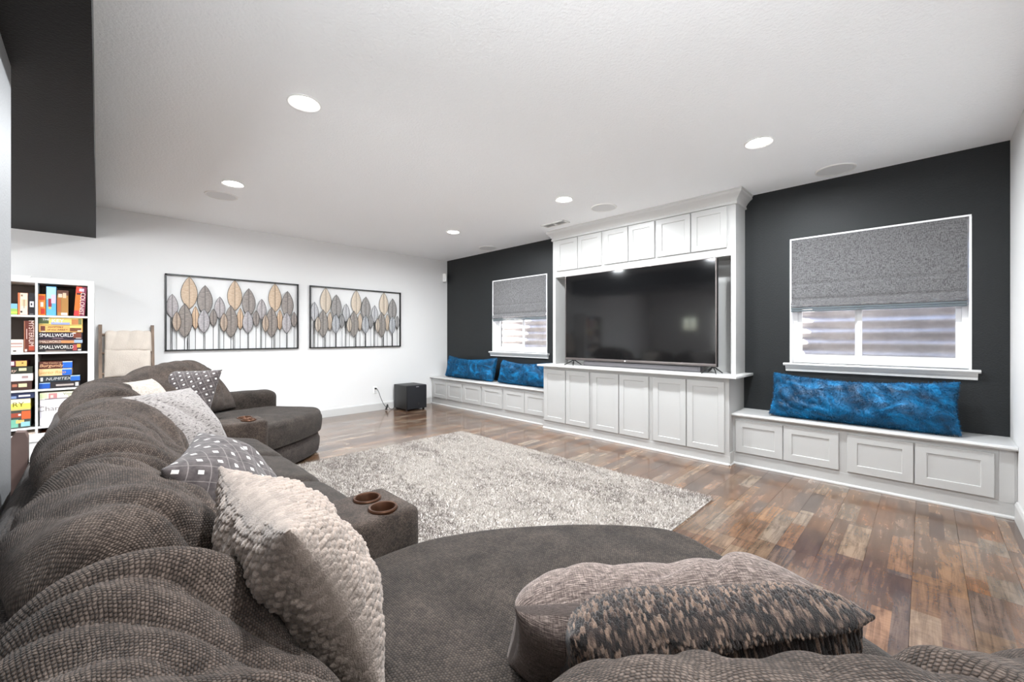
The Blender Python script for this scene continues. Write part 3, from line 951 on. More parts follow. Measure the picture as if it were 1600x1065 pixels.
def fabric(name, dark, mid, lite, pitch=(0.011, 0.0085), depth=0.0035, mottled=0.35, rough=0.85, sheen=0.08):
    g = NT(name)
    uv = g.coord('UV')
    w1 = g.noise(uv, 26.0, 3, .6); w2 = g.noise(uv, 34.0, 3, .6, .3)
    sp = g.n('ShaderNodeSeparateXYZ'); g.put(sp.inputs[0], uv)
    u = g.math('MULTIPLY_ADD', w2, 1.3, g.math('DIVIDE', sp.outputs[0], pitch[0])); v = g.math('MULTIPLY_ADD', w1, 2.0, g.math('DIVIDE', sp.outputs[1], pitch[1]))
    row = g.math('FLOOR', v)
    par = g.math('MULTIPLY', g.math('FLOORED_MODULO', row, 2.0), 0.5)
    uu = g.math('ADD', u, par)
    su = g.math('POWER', g.math('ABSOLUTE', g.math('SINE', g.math('MULTIPLY', uu, PI))), 0.7)
    sv = g.math('POWER', g.math('ABSOLUTE', g.math('SINE', g.math('MULTIPLY', v, PI))), 0.6)
    hgt = g.math('MULTIPLY', su, sv)
    fz = g.noise(uv, 600, 2, .6)
    hh = g.math('MULTIPLY_ADD', fz, 0.35, hgt)
    big = g.noise(g.coord('Object'), 9, 4, .6)
    cv_ = g.n('ShaderNodeCombineXYZ'); g.put(cv_.inputs[0], g.math('FLOOR', uu)); g.put(cv_.inputs[1], row)
    wn_ = g.n('ShaderNodeTexWhiteNoise'); g.put(wn_.inputs[0], cv_.outputs[0])
    f = g.math('MULTIPLY_ADD', g.math('SUBTRACT', big, .5), mottled * 2.2, g.math('MULTIPLY_ADD', hgt, .48, g.math('MULTIPLY_ADD', fz, .38, g.math('MULTIPLY', g.math('SUBTRACT', wn_.outputs['Value'], .5), .30))))
    colr = g.ramp(f, [(0.10, dark), (0.48, mid), (0.90, lite)])
    return g.out(colr, rough, g.bump(hh, depth, 0.9), spec=0.15, sheen=sheen)

M['sofa'] = fabric('sofa_chenille', srgb(27, 21, 17), srgb(66, 55, 48), srgb(110, 96, 87), pitch=(.0052, .0050), depth=.0024)
M['sofa_seat'] = fabric('sofa_seat_chenille', srgb(24, 19, 16), srgb(51, 44, 39), srgb(83, 73, 66), pitch=(0.0075, 0.0065), depth=0.0016)
M['sofa_back'] = fabric('sofa_frame_chenille', srgb(28, 24, 22), srgb(58, 50, 46), srgb(90, 80, 74), pitch=(.0075, .0065), depth=0.0016)

# ------------------------------------------------------------------ sectional sofa
sofa = thing('sectional_sofa', 'large grey brown chenille sectional with loose back cushions and two cup holder consoles', 'sofa', (-2.6, .4, 0))

# back frame swept round both ends
path = [(.31, 1.12), (.30, .75), (.24, .40), (.08, .10), (-.18, -.08), (-.50, -.135), (-1.4, -.135), (-2.6, -.135), (-3.8, -.135), (-4.45, -.125), (-4.78, .02), (-5.02, .30), (-5.12, .70), (-5.13, 1.10)]
P2, Lp = catmull(path, 120)
hts = np.interp(np.linspace(0, 1, 120), [0, .06, .16, .84, .94, 1], [.55, .60, .70, .70, .62, .60])
tg = np.gradient(P2, axis=0); tg /= np.linalg.norm(tg, axis=1)[:, None]
nr = np.stack([-tg[:, 1], tg[:, 0]], 1)
V, UV = [], []
sec = []
for k in range(25):
    t_ = k / 24
    # profile: up the outside, over a rounded top, down the inside
    if t_ < .4: sec.append((-.075, t_ / .4 * 1.0, 0))
    elif t_ < .6:
        a_ = (t_ - .4) / .2 * PI; sec.append((-.075 * math.cos(a_), 1.0, .055 * math.sin(a_)))
    else: sec.append((.075, 1.0 - (t_ - .6) / .4, 0))
for i in range(120):
    for (o_, zz, ad) in sec:
        V.append((P2[i, 0] + nr[i, 0] * o_, P2[i, 1] + nr[i, 1] * o_, .03 + zz * (hts[i] - .085) + ad)); UV.append((i / 119 * Lp, zz * .7 + o_ + ad))
V = np.array(V); m_ = len(sec)
F = np.array([(i * m_ + k, i * m_ + k + 1, (i + 1) * m_ + k + 1, (i + 1) * m_ + k) for i in range(119) for k in range(m_ - 1)])
caps = [list(range(m_)), [119 * m_ + k for k in range(m_)][::-1]]
fm = np_mesh('back_frame', V, F, M['sofa_back'], np.array(UV))
link('back_frame', fm, sofa)
for k_, (ci, sg) in enumerate(((0, 1), (119, -1))):
    cx_, cy_ = P2[ci] ; zz = hts[ci]
    soft_box('arm_front', M['sofa_back'], cx_ - .085, cx_ + .085, cy_ - .09, cy_ + .05, .03, zz + .0, .05, n=12, parent=sofa)

# seats between the consoles
SEATS = [(-1.662, -2.303), (-2.303, -2.947), (-2.947, -3.588)]
for k, (b_, a_) in enumerate(SEATS):
    def roll(Vv, a_=a_, b_=b_):
        s_ = (Vv[:, 1] - .30) / .58
        Vv[:, 2] += np.where(Vv[:, 2] > .30, -.028 * np.clip(s_ - .55, 0, 1) ** 2 * 5 + .018 * np.sin(np.clip(s_, 0, 1) * PI), 0)
        return Vv
    soft_box('seat_cushion', M['sofa_seat'], a_ + .003, b_ - .003, .18, .885, .26, .450, .075, n=30, crown=.022, lump=.006, seed=k * 3.1, parent=sofa, fn=roll)
    soft_box('footrest_panel', M['sofa_back'], a_ + .006, b_ - .006, .30, .845, .04, .27, .03, n=10, parent=sofa)

def console(x0, x1, y1, holes):
    z1 = .556
    c_ = soft_box('console', M['sofa'], x0, x1, -.02, y1, .03, z1, .030, n=26, crown=.004, lump=.003, seed=x0, parent=sofa)
    cut = MB()
    for (hx, hy) in holes: cut.lathe([(.0445, z1 - .12), (.0445, z1 + .06)], (hx, hy, 0), n=32)
    co = cut.obj('cutter', None)
    md = c_.modifiers.new('holes', 'BOOLEAN'); md.operation = 'DIFFERENCE'; md.solver = 'EXACT'; md.object = co
    bpy.context.view_layer.update()
    me = bpy.data.meshes.new_from_object(c_.evaluated_get(bpy.context.evaluated_depsgraph_get()))
    c_.modifiers.clear(); c_.data = me
    bpy.data.objects.remove(co)
    for (hx, hy) in holes:
        cu = MB().lathe([(.0005, z1 - .080), (.038, z1 - .078), (.0415, z1 + .002), (.045, z1 + .009), (.051, z1 + .010), (.054, z1 + .005), (.053, z1 - .004)], (hx, hy, 0), n=32, cap=False)
        cu.obj('cup_holder', M['cup'], c_, True)
    return c_
M['cup'] = plain('bronze_cup_metal', srgb(84, 56, 40), 0.35, metal=0.7)
console(-1.660, -1.362, .872, [(-1.432, .752), (-1.560, .752)])
console(-3.860, -3.590, .935, [(-3.665, .815), (-3.785, .815)])

# the two rounded end seats
def end_seat(name, outline, ztop, zmid, mat, parent, inset=0.0, z0=.05, seed=0.0, crown=.02):
    outline = outline[14:] + outline[:14]
    P_, _ = catmull(outline + [outline[0]], 140); P_ = P_[:-1]
    c = P_.mean(0); n_ = len(P_)
    tg = np.roll(P_, -1, 0) - np.roll(P_, 1, 0); tg /= np.linalg.norm(tg, axis=1)[:, None]
    nn = np.stack([tg[:, 1], -tg[:, 0]], 1)
    if ((P_ - c) * nn).sum() < 0: nn = -nn
    P_ = P_ - nn * inset
    rr = .06
    rings, uvs = [], []
    for f in np.linspace(0.02, 1, 34):
        q_ = c + (P_ - nn * rr - c) * f
        z = ztop + crown * (1 - f ** 2.2) + .006 * fbm(np.concatenate([q_ * 4 + seed, np.full((n_, 1), 3.3)], 1), 3)
        rings.append(np.concatenate([q_, z[:, None]], 1)); uvs.append(q_)
    for a_ in np.linspace(0, PI / 2, 8)[1:]:
        q_ = P_ - nn * rr * (1 - math.sin(a_)); z = ztop - rr * (1 - math.cos(a_))
        rings.append(np.concatenate([q_, np.full((n_, 1), z)], 1)); uvs.append(P_ - nn * rr + nn * rr * a_)
    for z in np.linspace(ztop - rr, z0, 8)[1:]:
        bul = .012 * math.sin(PI * (ztop - z) / (ztop - z0))
        q_ = P_ + nn * bul
        rings.append(np.concatenate([q_, np.full((n_, 1), z)], 1)); uvs.append(P_ + nn * (ztop - z))
    V = np.concatenate(rings); UV = np.concatenate(uvs)
    F = [(i * n_ + k, i * n_ + (k + 1) % n_, (i + 1) * n_ + (k + 1) % n_, (i + 1) * n_ + k) for i in range(len(rings) - 1) for k in range(n_)]
    me = np_mesh(name, V, np.array(F), mat, UV)
    bm = bmesh.new(); bm.from_mesh(me); bmesh.ops.recalc_face_normals(bm, faces=bm.faces[:]); bm.to_mesh(me); bm.free()
    return link(name, me, parent)
near = [(-1.355, .10), (-1.352, .45), (-1.345, .80), (-1.29, .98), (-1.18, 1.17), (-.98, 1.41), (-.76, 1.585), (-.62, 1.60), (-.48, 1.545), (-.25, 1.46), (-.03, 1.345), (.10, 1.18), (.16, .85), (.10, .45), (-.12, .12), (-.5, -.02), (-1.0, -.02)]
far = [(-5.225 - x_, y_) for x_, y_ in near]
far = [(-3.865, .10), (-3.865, .45), (-3.87, .85), (-3.93, 1.05), (-4.06, 1.26), (-4.26, 1.50), (-4.45, 1.64), (-4.60, 1.655), (-4.73, 1.56), (-4.86, 1.46), (-4.99, 1.34), (-5.04, 1.10), (-5.03, .80), (-4.95, .40), (-4.72, .10), (-4.4, -.02), (-4.1, -.02)]
end_seat('chaise_seat', near, .452, .25, M['sofa_seat'], sofa, z0=.235, seed=1.0)
end_seat('chaise_base', near, .235, .1, M['sofa_back'], sofa, inset=.022, z0=.03, crown=0)
end_seat('chaise_seat', far, .452, .25, M['sofa_seat'], sofa, z0=.235, seed=7.0)
end_seat('chaise_base', far, .235, .1, M['sofa_back'], sofa, inset=.022, z0=.03, crown=0)

# loose back cushions, folded over the frame
ST = [(.23, .46), (.185, .58), (.115, .68), (.03, .745), (-.045, .735), (-.085, .68)]
def wrA(spacing, amp, seed, ang=0.0, top=1.0):
    def f(X, A, side):
        if side < 0: return 0 * X
        return folds(X, A, spacing, amp, ang, 1.6, seed) + folds(X, A, spacing * .55, amp * .45, ang + .35, 1.2, seed + 4.4)
    return f
def back(x0, x1, curve, thick, seed, spacing=.085, amp=.020, ang=0.0, n=(90, 90), ed=(0, 1, 0), ex=(1, 0, 0), org=None, q=.50, lump=.045, taper=0.0):
    org = ((x0 + x1) / 2, 0, 0) if org is None else org
    return cushion('back_cushion', M['sofa'], ex, ed, org, abs(x1 - x0), curve, thick, n, 2.2, 3.0, q, .03, wrA(spacing, amp, seed, ang), lump, seed, parent=sofa, taper=taper)
def cv(dy=0.0, dz=0.0): return [(d_ + dy, z_ + dz) for d_, z_ in ST]
back(-1.14, -.38, [(.25, .45), (.20, .56), (.12, .645), (.03, .695), (-.04, .685), (-.09, .63)], .21, 2.0, .13, .036, .12, n=(200, 180), lump=.04)
back(-1.74, -1.10, [(.13, .56), (.10, .66), (.03, .735), (-.04, .72), (-.08, .66)], .25, 5.5, .20, .034, .5, n=(120, 110))
back(-2.38, -1.76, cv(-.01), .25, 8.1, .17, .034, -.6, n=(110, 110))
back(-3.02, -2.40, cv(0, .01), .25, 11.7, .17, .034, .5)
back(-3.66, -3.04, cv(), .25, 14.2, .17, .032, -.4)
back(-4.32, -3.68, cv(.02, .03), .25, 17.9, .12, .02, .2)
# diagonal corner cushion under the camera and the one at the far end
e45 = (.68, .733, 0); n45 = (-.733, .68, 0)
back(0, 1.10, [(.30, .48), (.22, .60), (.10, .73), (-.02, .79), (-.13, .755), (-.20, .68)], .22, 21.3, .16, .024, .3, n=(190, 120), ex=e45, ed=n45, org=(.02, .455, 0))
back(0, .72, [(.2, .42), (.16, .54), (.08, .645), (.0, .692), (-.07, .66), (-.1, .60)], .20, 23.7, .17, .014, .3, n=(120, 90), ex=(.40, .917, 0), ed=(-.917, .40, 0), org=(.135, .80, 0))
f45 = (.70, -.714, 0); m45 = (.714, .70, 0)
back(0, .86, [(.34, .48), (.26, .62), (.14, .76), (-.02, .815), (-.16, .74)], .27, 25.1, .15, .018, .2, ex=f45, ed=m45, org=(-4.86, .44, 0))
soft_box('arm', M['sofa_seat'], -5.20, -4.93, .55, 1.37, .04, .612, .07, n=22, crown=.012, lump=.006, seed=4.0, parent=sofa)

# ------------------------------------------------------------------ throw pillows
def frame2(ang):
    """width direction at angle ang from +X, and facing direction 90 deg left of it"""
    return (math.cos(ang), math.sin(ang), 0), (-math.sin(ang), math.cos(ang), 0)

def knit_wr(seed, amp=.012, sp=.12):
    return lambda X, A, side: folds(X, A, sp, amp, .7, 1.4, seed) + folds(X, A, sp * .8, amp * .7, -.6, 1.2, seed + 2)

# chunky beige pillow in front
g = NT('beige_chunky_knit'); fz = g.noise(g.coord('Object'), 260, 3, .6); cc = g.attr('Col')
M['beige'] = g.out(g.mix(1.0, cc, g.ramp(fz, [(.3, (.78, .77, .76, 1)), (.7, (1.08, 1.08, 1.08, 1))]), 'MULTIPLY'), .95, g.bump(fz, .0025, .8), spec=.1, sheen=.3)
def beige_col(X, A, rnd, side):
    b_ = np.array(srgb(152, 138, 128)[:3])
    f_ = 0.78 + .42 * (rnd if rnd is not None else .5)
    return b_ * f_[..., None]
ex_, ed_ = frame2(.02)
pl = cushion('cover', M['beige'], ex_, ed_, (-1.01, .0, 0), .50, [(.405, .45), (.355, .60), (.295, .73), (.222, .87)], .18, (280, 280), 2.3, 2.3, .54, .10,
             knit_wr(3.0, .016, .13), .016, 3.0, cells(.0150, .0125, .0095, .35), None, colfn=beige_col)
tag(pl[0], 'beige chunky knit throw pillow in the foreground, leaning on the nearest back cushion', 'pillow'); pl[0].name = 'throw_pillow'

def dotted(name, scale, ang=.6):
    g = NT(name); uv = g.coord('UV')
    rt = g.n('ShaderNodeMapping'); g.put(rt.inputs['Vector'], uv); rt.inputs['Rotation'].default_value = (0, 0, ang); rt.inputs['Scale'].default_value = (scale, scale, scale)
    sp = g.n('ShaderNodeSeparateXYZ'); g.put(sp.inputs[0], rt.outputs[0])
    fx = g.math('FRACT', sp.outputs[0]); fy = g.math('FRACT', sp.outputs[1])
    dx = g.math('ABSOLUTE', g.math('SUBTRACT', fx, .5)); dy = g.math('ABSOLUTE', g.math('SUBTRACT', fy, .5))
    dot = g.math('LESS_THAN', g.math('MAXIMUM', dx, dy), .13)
    ln = g.math('MAXIMUM', g.math('LESS_THAN', g.math('ABSOLUTE', g.math('SUBTRACT', fx, .04)), .025), g.math('LESS_THAN', g.math('ABSOLUTE', g.math('SUBTRACT', fy, .04)), .025))
    nz = g.noise(uv, 40, 4, .6)
    base = g.ramp(nz, [(.3, srgb(52, 46, 46)), (.7, srgb(86, 78, 77))])
    c1 = g.mix(g.math('MULTIPLY', g.math('MULTIPLY', ln, nz), .75), base, srgb(150, 142, 138))
    c2 = g.mix(g.math('MULTIPLY', dot, g.math('MULTIPLY_ADD', nz, .8, .45)), c1, srgb(214, 208, 202))
    return g.out(c2, .85, g.bump(g.noise(uv, 500, 2), .0012, .6), spec=.15, sheen=.2)
M['dotted'] = dotted('charcoal_dotted_cloth', 18.0)
ex_, ed_ = frame2(-.30)
pl = cushion('cover', M['dotted'], ex_, ed_, (-1.74, .06, 0), .50, [(.40, .45), (.33, .58), (.24, .71), (.14, .84)], .21, (80, 80), 2.6, 2.6, .55, .07, knit_wr(9.0, .015, .13), .012, 9.0)
tag(pl[0], 'charcoal throw pillow with pale square dots, right behind the beige knit pillow', 'pillow'); pl[0].name = 'throw_pillow'
ex_, ed_ = frame2(.92)
pl = cushion('cover', M['dotted'], (-ex_[0], -ex_[1], 0), (.80, -.60, 0), (-4.66, .60, 0), .54, [(.28, .46), (.20, .60), (.12, .75), (.04, .90)], .18, (70, 70), 2.8, 2.8, .55, .06, knit_wr(12.0, .008, .15), .01, 12.0)
tag(pl[0], 'charcoal throw pillow with small pale dots, at the far end beside the low arm', 'pillow'); pl[0].name = 'throw_pillow'
g = NT('pale_grey_knit'); uv = g.coord('UV')
f1 = g.noise(g.scale(uv, (60, 260, 1)), 1.0, 3, .6); f2 = g.noise(g.scale(uv, (40, 90, 1)), 1.0, 2, .6)
M['paleknit'] = g.out(g.mix(g.math('GREATER_THAN', f2, .60), g.ramp(f1, [(.3, srgb(104, 98, 96)), (.7, srgb(158, 151, 147))]), srgb(84, 78, 76)), .9, g.bump(f1, .003, .8), spec=.1, sheen=.2)
ex_, ed_ = frame2(.55)
pl = cushion('cover', M['paleknit'], (-.62, .78, 0), (.78, .62, 0), (-3.10, .20, 0), .50, [(.30, .46), (.24, .60), (.14, .74), (.02, .88)], .20, (90, 90), 2.6, 2.6, .55, .07, knit_wr(15.0, .012, .13), .012, 15.0)
tag(pl[0], 'pale grey flecked knit throw pillow in the middle of the sectional', 'pillow'); pl[0].name = 'throw_pillow'
M['cream'] = fabric('cream_knit', srgb(140, 132, 123), srgb(176, 167, 157), srgb(198, 190, 180), pitch=(.012, .01), depth=.002, mottled=.15)
pl = cushion('cover', M['cream'], (-.75, .66, 0), (.66, .75, 0), (-4.10, .13, 0), .46, [(.26, .47), (.20, .60), (.12, .74), (.02, .87)], .19, (60, 60), 2.6, 2.6, .55, .07, knit_wr(18.0, .01, .15), .01, 18.0)
tag(pl[0], 'cream throw pillow mostly hidden behind the pale grey flecked one', 'pillow'); pl[0].name = 'throw_pillow'

# brown woven pillow by the near end
g = NT('brown_slub_weave'); uv = g.coord('UV')
s1 = g.noise(g.scale(uv, (45, 620, 1)), 1.0, 4, .7); s2 = g.noise(g.scale(uv, (620, 60, 1)), 1.0, 3, .6)
ss = g.math('MULTIPLY_ADD', s2, .40, s1)
M['slub'] = g.out(g.ramp(ss, [(.52, srgb(50, 42, 39)), (.70, srgb(110, 96, 90)), (.86, srgb(186, 168, 158))]), .9, g.bump(ss, .003, .9), spec=.1, sheen=.2)
e6 = (.635, .772, 0); n6 = (-.772, .635, 0)
def wr6(X, A, side):
    return folds(X, A, .17, .020, 1.30, 1.6, 37.0) + folds(X, A, .10, .016, .5, 1.4, 33.0) - .012
pl = cushion('cover', M['slub'], e6, n6, (-.335, .765, 0), 0.60, [(.20, .45), (.15, .53), (.08, .62), (.01, .705)], .18, (140, 130), 5.0, 3.6, .42, .04, wr6, .008, 31.0)
tag(pl[0], 'brown slub weave throw pillow beside the crocheted throw, nearest the camera', 'pillow'); pl[0].name = 'throw_pillow'

# crocheted throw bunched against it
g = NT('crochet_yarn'); fz = g.noise(g.coord('Object'), 420, 3, .7); cc = g.attr('Col')
M['crochet'] = g.out(g.mix(1.0, cc, g.ramp(fz, [(.3, (.55, .55, .55, 1)), (.7, (1.25, 1.25, 1.25, 1))]), 'MULTIPLY'), .9, g.bump(fz, .003, 1.0), spec=.15, sheen=.3)
def yarn_col(X, A, rnd, side):
    a_ = np.array(srgb(20, 15, 14)[:3]); b_ = np.array(srgb(158, 132, 114)[:3]); m_ = np.array(srgb(62, 49, 44)[:3])
    big = .5 + .5 * vnoise(np.stack([X * 9, A * 12, 0 * X + 2.2], -1))
    k = np.clip(.95 * rnd ** 1.3 + .22 * big - .16, 0, 1)
    w1 = np.clip(k / .5, 0, 1)[..., None]; w2 = np.clip((k - .5) / .45, 0, 1)[..., None]
    return (a_ * (1 - w1) + m_ * w1) * (1 - w2) + b_ * w2
def wr7(X, A, side):
    if side < 0:   # the camera side: two rolls with a deep crease between
        s_ = .5 + .5 * np.tanh((X + .06) / .03)
        return .060 * np.exp(-((A - .05 + .02 * np.sin(X * 9)) / .035) ** 2) * s_ - .060 * np.exp(-((A - .105 - .08 * X) / .018) ** 2) * s_ + .03 * np.exp(-((X + .05) / .025) ** 2) * (A < .10) + .034 * folds(X, A, .14, 1.0, .9, 1.7, 43.0) - .015
    return 0 * X
thr = cushion('yarn', M['crochet'], e6, n6, (-.275, .79, 0), .55, [(.135, .47), (.075, .56), (.01, .65), (-.05, .705)], .17, (520, 340), 3.6, 3.0, .5, .03, wr7, .02, 41.0,
              cells(.0050, .0088, .0065, .9, 8), None, colfn=yarn_col)
tag(thr[0], 'dark brown crocheted throw bunched over the brown woven pillow', 'throw blanket'); thr[0].name = 'crochet_throw'

f2 = cushion('folded_edge', M['crochet'], e6, n6, (-.275 + .635 * .125, .79 + .772 * .125, 0), .31, [(-.005, .50), (-.045, .57), (-.080, .635)], .11, (300, 200), 3.0, 2.6, .5, .04,
             lambda X, A, side: .014 * folds(X, A, .10, 1.0, .4, 1.5, 47.0), .012, 47.0, cells(.0050, .0088, .0065, .9, 8), thr[0], colfn=yarn_col)

# ------------------------------------------------------------------ shag rug
def blades(V, F, density, length, width, lean, mat, name, parent, rng, colfn=None, zmin=None, gravity=0.0, flat=0.0):
    tri = np.concatenate([F[:, [0, 1, 2]], F[:, [0, 2, 3]]]) if F.shape[1] == 4 else F
    p0, p1, p2 = V[tri[:, 0]], V[tri[:, 1]], V[tri[:, 2]]
    nr = np.cross(p1 - p0, p2 - p0); ar = np.linalg.norm(nr, axis=1) / 2
    n_ = int(ar.sum() * density)
    pick = rng.choice(len(tri), n_, p=ar / ar.sum())
    u_, v_ = rng.random(n_), rng.random(n_); sw = u_ + v_ > 1; u_[sw] = 1 - u_[sw]; v_[sw] = 1 - v_[sw]
    P_ = p0[pick] + (p1 - p0)[pick] * u_[:, None] + (p2 - p0)[pick] * v_[:, None]
    N_ = nr[pick] / np.maximum(np.linalg.norm(nr[pick], axis=1), 1e-12)[:, None]
    d_ = rng.normal(size=(n_, 3)) * lean
    d_[:, 2] -= gravity
    D = N_ * (1 - flat) + d_; D /= np.linalg.norm(D, axis=1)[:, None]
    ln = length * (0.6 + .8 * rng.random(n_))[:, None]
    sd = np.cross(D, rng.normal(size=(n_, 3))); sd /= np.linalg.norm(sd, axis=1)[:, None]
    a_ = P_ - sd * width / 2; b_ = P_ + sd * width / 2; c_ = P_ + D * ln
    VV = np.stack([a_, b_, c_], 1).reshape(-1, 3)
    FF = np.arange(3 * n_).reshape(-1, 3)
    col = None
    if colfn is not None: col = np.repeat(colfn(P_, rng), 3, axis=0)
    o_ = link(name, np_mesh(name, VV, FF, mat, None, False, col), parent)
    return o_

RX0, RX1, RY0, RY1 = -4.085, -1.10, .80, 3.20
rug = thing('shag_rug', 'cream and grey mottled shag rug on the wood floor', 'rug', ((RX0 + RX1) / 2, (RY0 + RY1) / 2, 0))
g = NT('rug_pile'); cc = g.attr('Col'); g.out(cc, .95, spec=.05); M['pile'] = g.m
M['rugbase'] = plain('rug_backing', srgb(190, 183, 177), .95, vary=.06, bump=(120, .004))
nx, ny = 120, 96
xs = np.linspace(RX0, RX1, nx); ys = np.linspace(RY0, RY1, ny)
XX, YY = np.meshgrid(xs, ys)
ed = np.minimum.reduce([XX - RX0, RX1 - XX, YY - RY0, RY1 - YY])
ZZ = .006 + .014 * np.clip(ed / .03, 0, 1) + .003 * fbm(np.stack([XX * 9, YY * 9, 0 * XX + 4], -1), 2) * np.clip(ed / .03, 0, 1)
wob = .010 * fbm(np.stack([XX * 7, YY * 7, 0 * XX + 8], -1), 2) * np.exp(-ed / .05)
RV = np.stack([XX + wob, YY + wob, ZZ], -1).reshape(-1, 3)
I = np.arange(nx * ny).reshape(ny, nx)
RF = np.stack([I[:-1, :-1], I[:-1, 1:], I[1:, 1:], I[1:, :-1]], -1).reshape(-1, 4)
skirt = [(RX0, RX1, RY0, RY1)]
link('backing', np_mesh('backing', RV, RF, M['rugbase']), rug)
MB().box(RX0 + .003, RX1 - .003, RY0 + .003, RY1 - .003, .0005, .008).obj('underlay', M['rugbase'], rug)
def rug_col(P_, rng):
    n_ = len(P_)
    lo = fbm(np.stack([P_[:, 0] * 1.6 + 3, P_[:, 1] * 4.2, np.zeros(n_)], -1), 3)
    hi = vnoise(np.stack([P_[:, 0] * 16, P_[:, 1] * 34, np.zeros(n_) + 5], -1))
    pr = np.clip(.18 + .42 * lo + .40 * hi, 0.03, .8)
    dk = rng.random(n_) < pr
    cr = np.array(srgb(190, 183, 176)[:3]); gr_ = np.array(srgb(134, 125, 120)[:3])
    c_ = np.where(dk[:, None], gr_, cr) * (.82 + .32 * rng.random(n_))[:, None]
    return c_
vis = RV.copy()
pile = blades(vis, RF, 27000, .018, .0056, .75, M['pile'], 'pile', rug, np.random.default_rng(5), rug_col)
pile['kind'] = 'stuff'

# ------------------------------------------------------------------ blue plush pillows on the benches
g = NT('blue_plush'); c = g.coord('Object'); f = g.noise(g.scale(c, (4, 4, 7)), 1.0, 5, .65, 1.5)
M['blue'] = g.out(g.ramp(f, [(.36, srgb(2, 42, 70)), (.52, srgb(3, 76, 116)), (.68, srgb(6, 126, 182))]), .5, spec=.3, sheen=.25)
g.b.inputs['Sheen Tint'].default_value = (.15, .6, .95, 1)
def plush(x0, x1, ztop, ylean, label, seed, amp=.02):
    w = x1 - x0
    yb, yt = ylean
    ob, Vv, Ff = cushion('cover', M['blue'], (1, 0, 0), (0, -1, 0), ((x0 + x1) / 2, 0, 0), w, [(-yb,   .500), (-(yb * .6 + yt * .4), .62), (-(yb * .3 + yt * .7), .75), (-yt, ztop + .01)], .19, (120, 56), 5.0, 2.4, .52, .04,
                         lambda X, A, side: folds(X, A, .16, amp, 1.1, 1.6, seed) + folds(X, A, .10, amp * .6, .3, 1.4, seed + 3), .02, seed, sag=.055)
    t = thing('plush_pillow', label, 'pillow', ((x0 + x1) / 2, yb, .485))
    ob.parent = t; ob.matrix_parent_inverse = Matrix.Translation(t.location).inverted()
    fu = blades(Vv, Ff, 26000, .017, .0035, .45, M['blue'], 'fur', t, np.random.default_rng(int(seed)), None, gravity=.55, flat=.45)
    fu['kind'] = 'stuff'
    return t
plush(-1.0, .185, .855, (4.30, 4.465), 'long royal blue plush pillow on the right bench under the window', 51.0, .024)
plush(-6.03, -4.78, .845, (4.36, 4.455), 'blue plush pillow in the corner at the left end of the long bench', 57.0, .018)
plush(-4.64, -3.62, .82, (4.34, 4.455), 'blue plush pillow on the long bench against the media cabinet', 61.0, .018)

# ------------------------------------------------------------------ cube bookshelf with games
M['shelf'] = plain('white_shelf_laminate', srgb(226, 225, 223), 0.4, bump=(30, .0002))
M['shelfback'] = plain('shelf_back_wall_panel', srgb(120, 108, 100), 0.7)
SX0, SX1 = XL + .004, -5.89
t = thing('cube_bookshelf', 'tall white cube bookshelf full of board games against the art wall', 'bookshelf', (-6.08, -.41, 0))
SYS = [-.787, -.742, -.415, -.399, -.072, -.027]
SZS = [0.0, .350, .700, 1.050, 1.397, 1.748]
for a, b_ in ((0, 1), (4, 5)):
    MB().box(SX0, SX1, SYS[a], SYS[b_], 0, 1.748, .002).obj('side_panel', M['shelf'], t)
MB().box(SX0, SX1, SYS[1], SYS[4], 1.700, 1.748, .002).obj('top_panel', M['shelf'], t)
MB().box(SX0, SX1, SYS[1], SYS[4], 0, .04, .002).obj('bottom_panel', M['shelf'], t)
MB().box(SX0, SX1 - .001, SYS[2], SYS[3], .04, 1.70, .001).obj('divider', M['shelf'], t)
for z in SZS[1:5]:
    for a, b_ in ((1, 2), (3, 4)):
        MB().box(SX0, SX1 - .001, SYS[a], SYS[b_], z - .018, z, .001).obj('shelf', M['shelf'], t)
MB().box(SX0, SX0 + .004, SYS[1], SYS[4], .04, 1.70).obj('back_panel', M['shelfback'], t)

_pm = {}
def pmat(c, rough=.4):
    if (c, rough) not in _pm: _pm[(c, rough)] = plain('card_%02x%02x%02x' % c, srgb(*c), rough, vary=.06)
    return _pm[(c, rough)]
def text(body, parent, size, loc, col, vert=False, shear=0.0, sx=1.0):
    cu = bpy.data.curves.new('lettering', 'FONT')
    cu.body = body; cu.size = size; cu.align_x = 'CENTER'; cu.align_y = 'CENTER'; cu.extrude = .0004; cu.shear = shear
    tmp = bpy.data.objects.new('lettering', cu)
    me = bpy.data.meshes.new_from_object(tmp); bpy.data.objects.remove(tmp); bpy.data.curves.remove(cu)
    me.materials.clear(); me.materials.append(pmat(col))
    o = link('lettering', me, parent)
    m = Matrix(((0, 0, 1), (1, 0, 0), (0, 1, 0))).to_4x4()       # text x -> +Y, text y -> +Z, faces +X
    if vert: m = m @ Matrix.Rotation(-PI / 2, 4, 'Z')
    o.matrix_parent_inverse = Matrix.Identity(4)
    o.matrix_local = Matrix.Translation(loc) @ m @ Matrix.Diagonal((sx, 1, 1, 1))
    return o
GX = -5.912
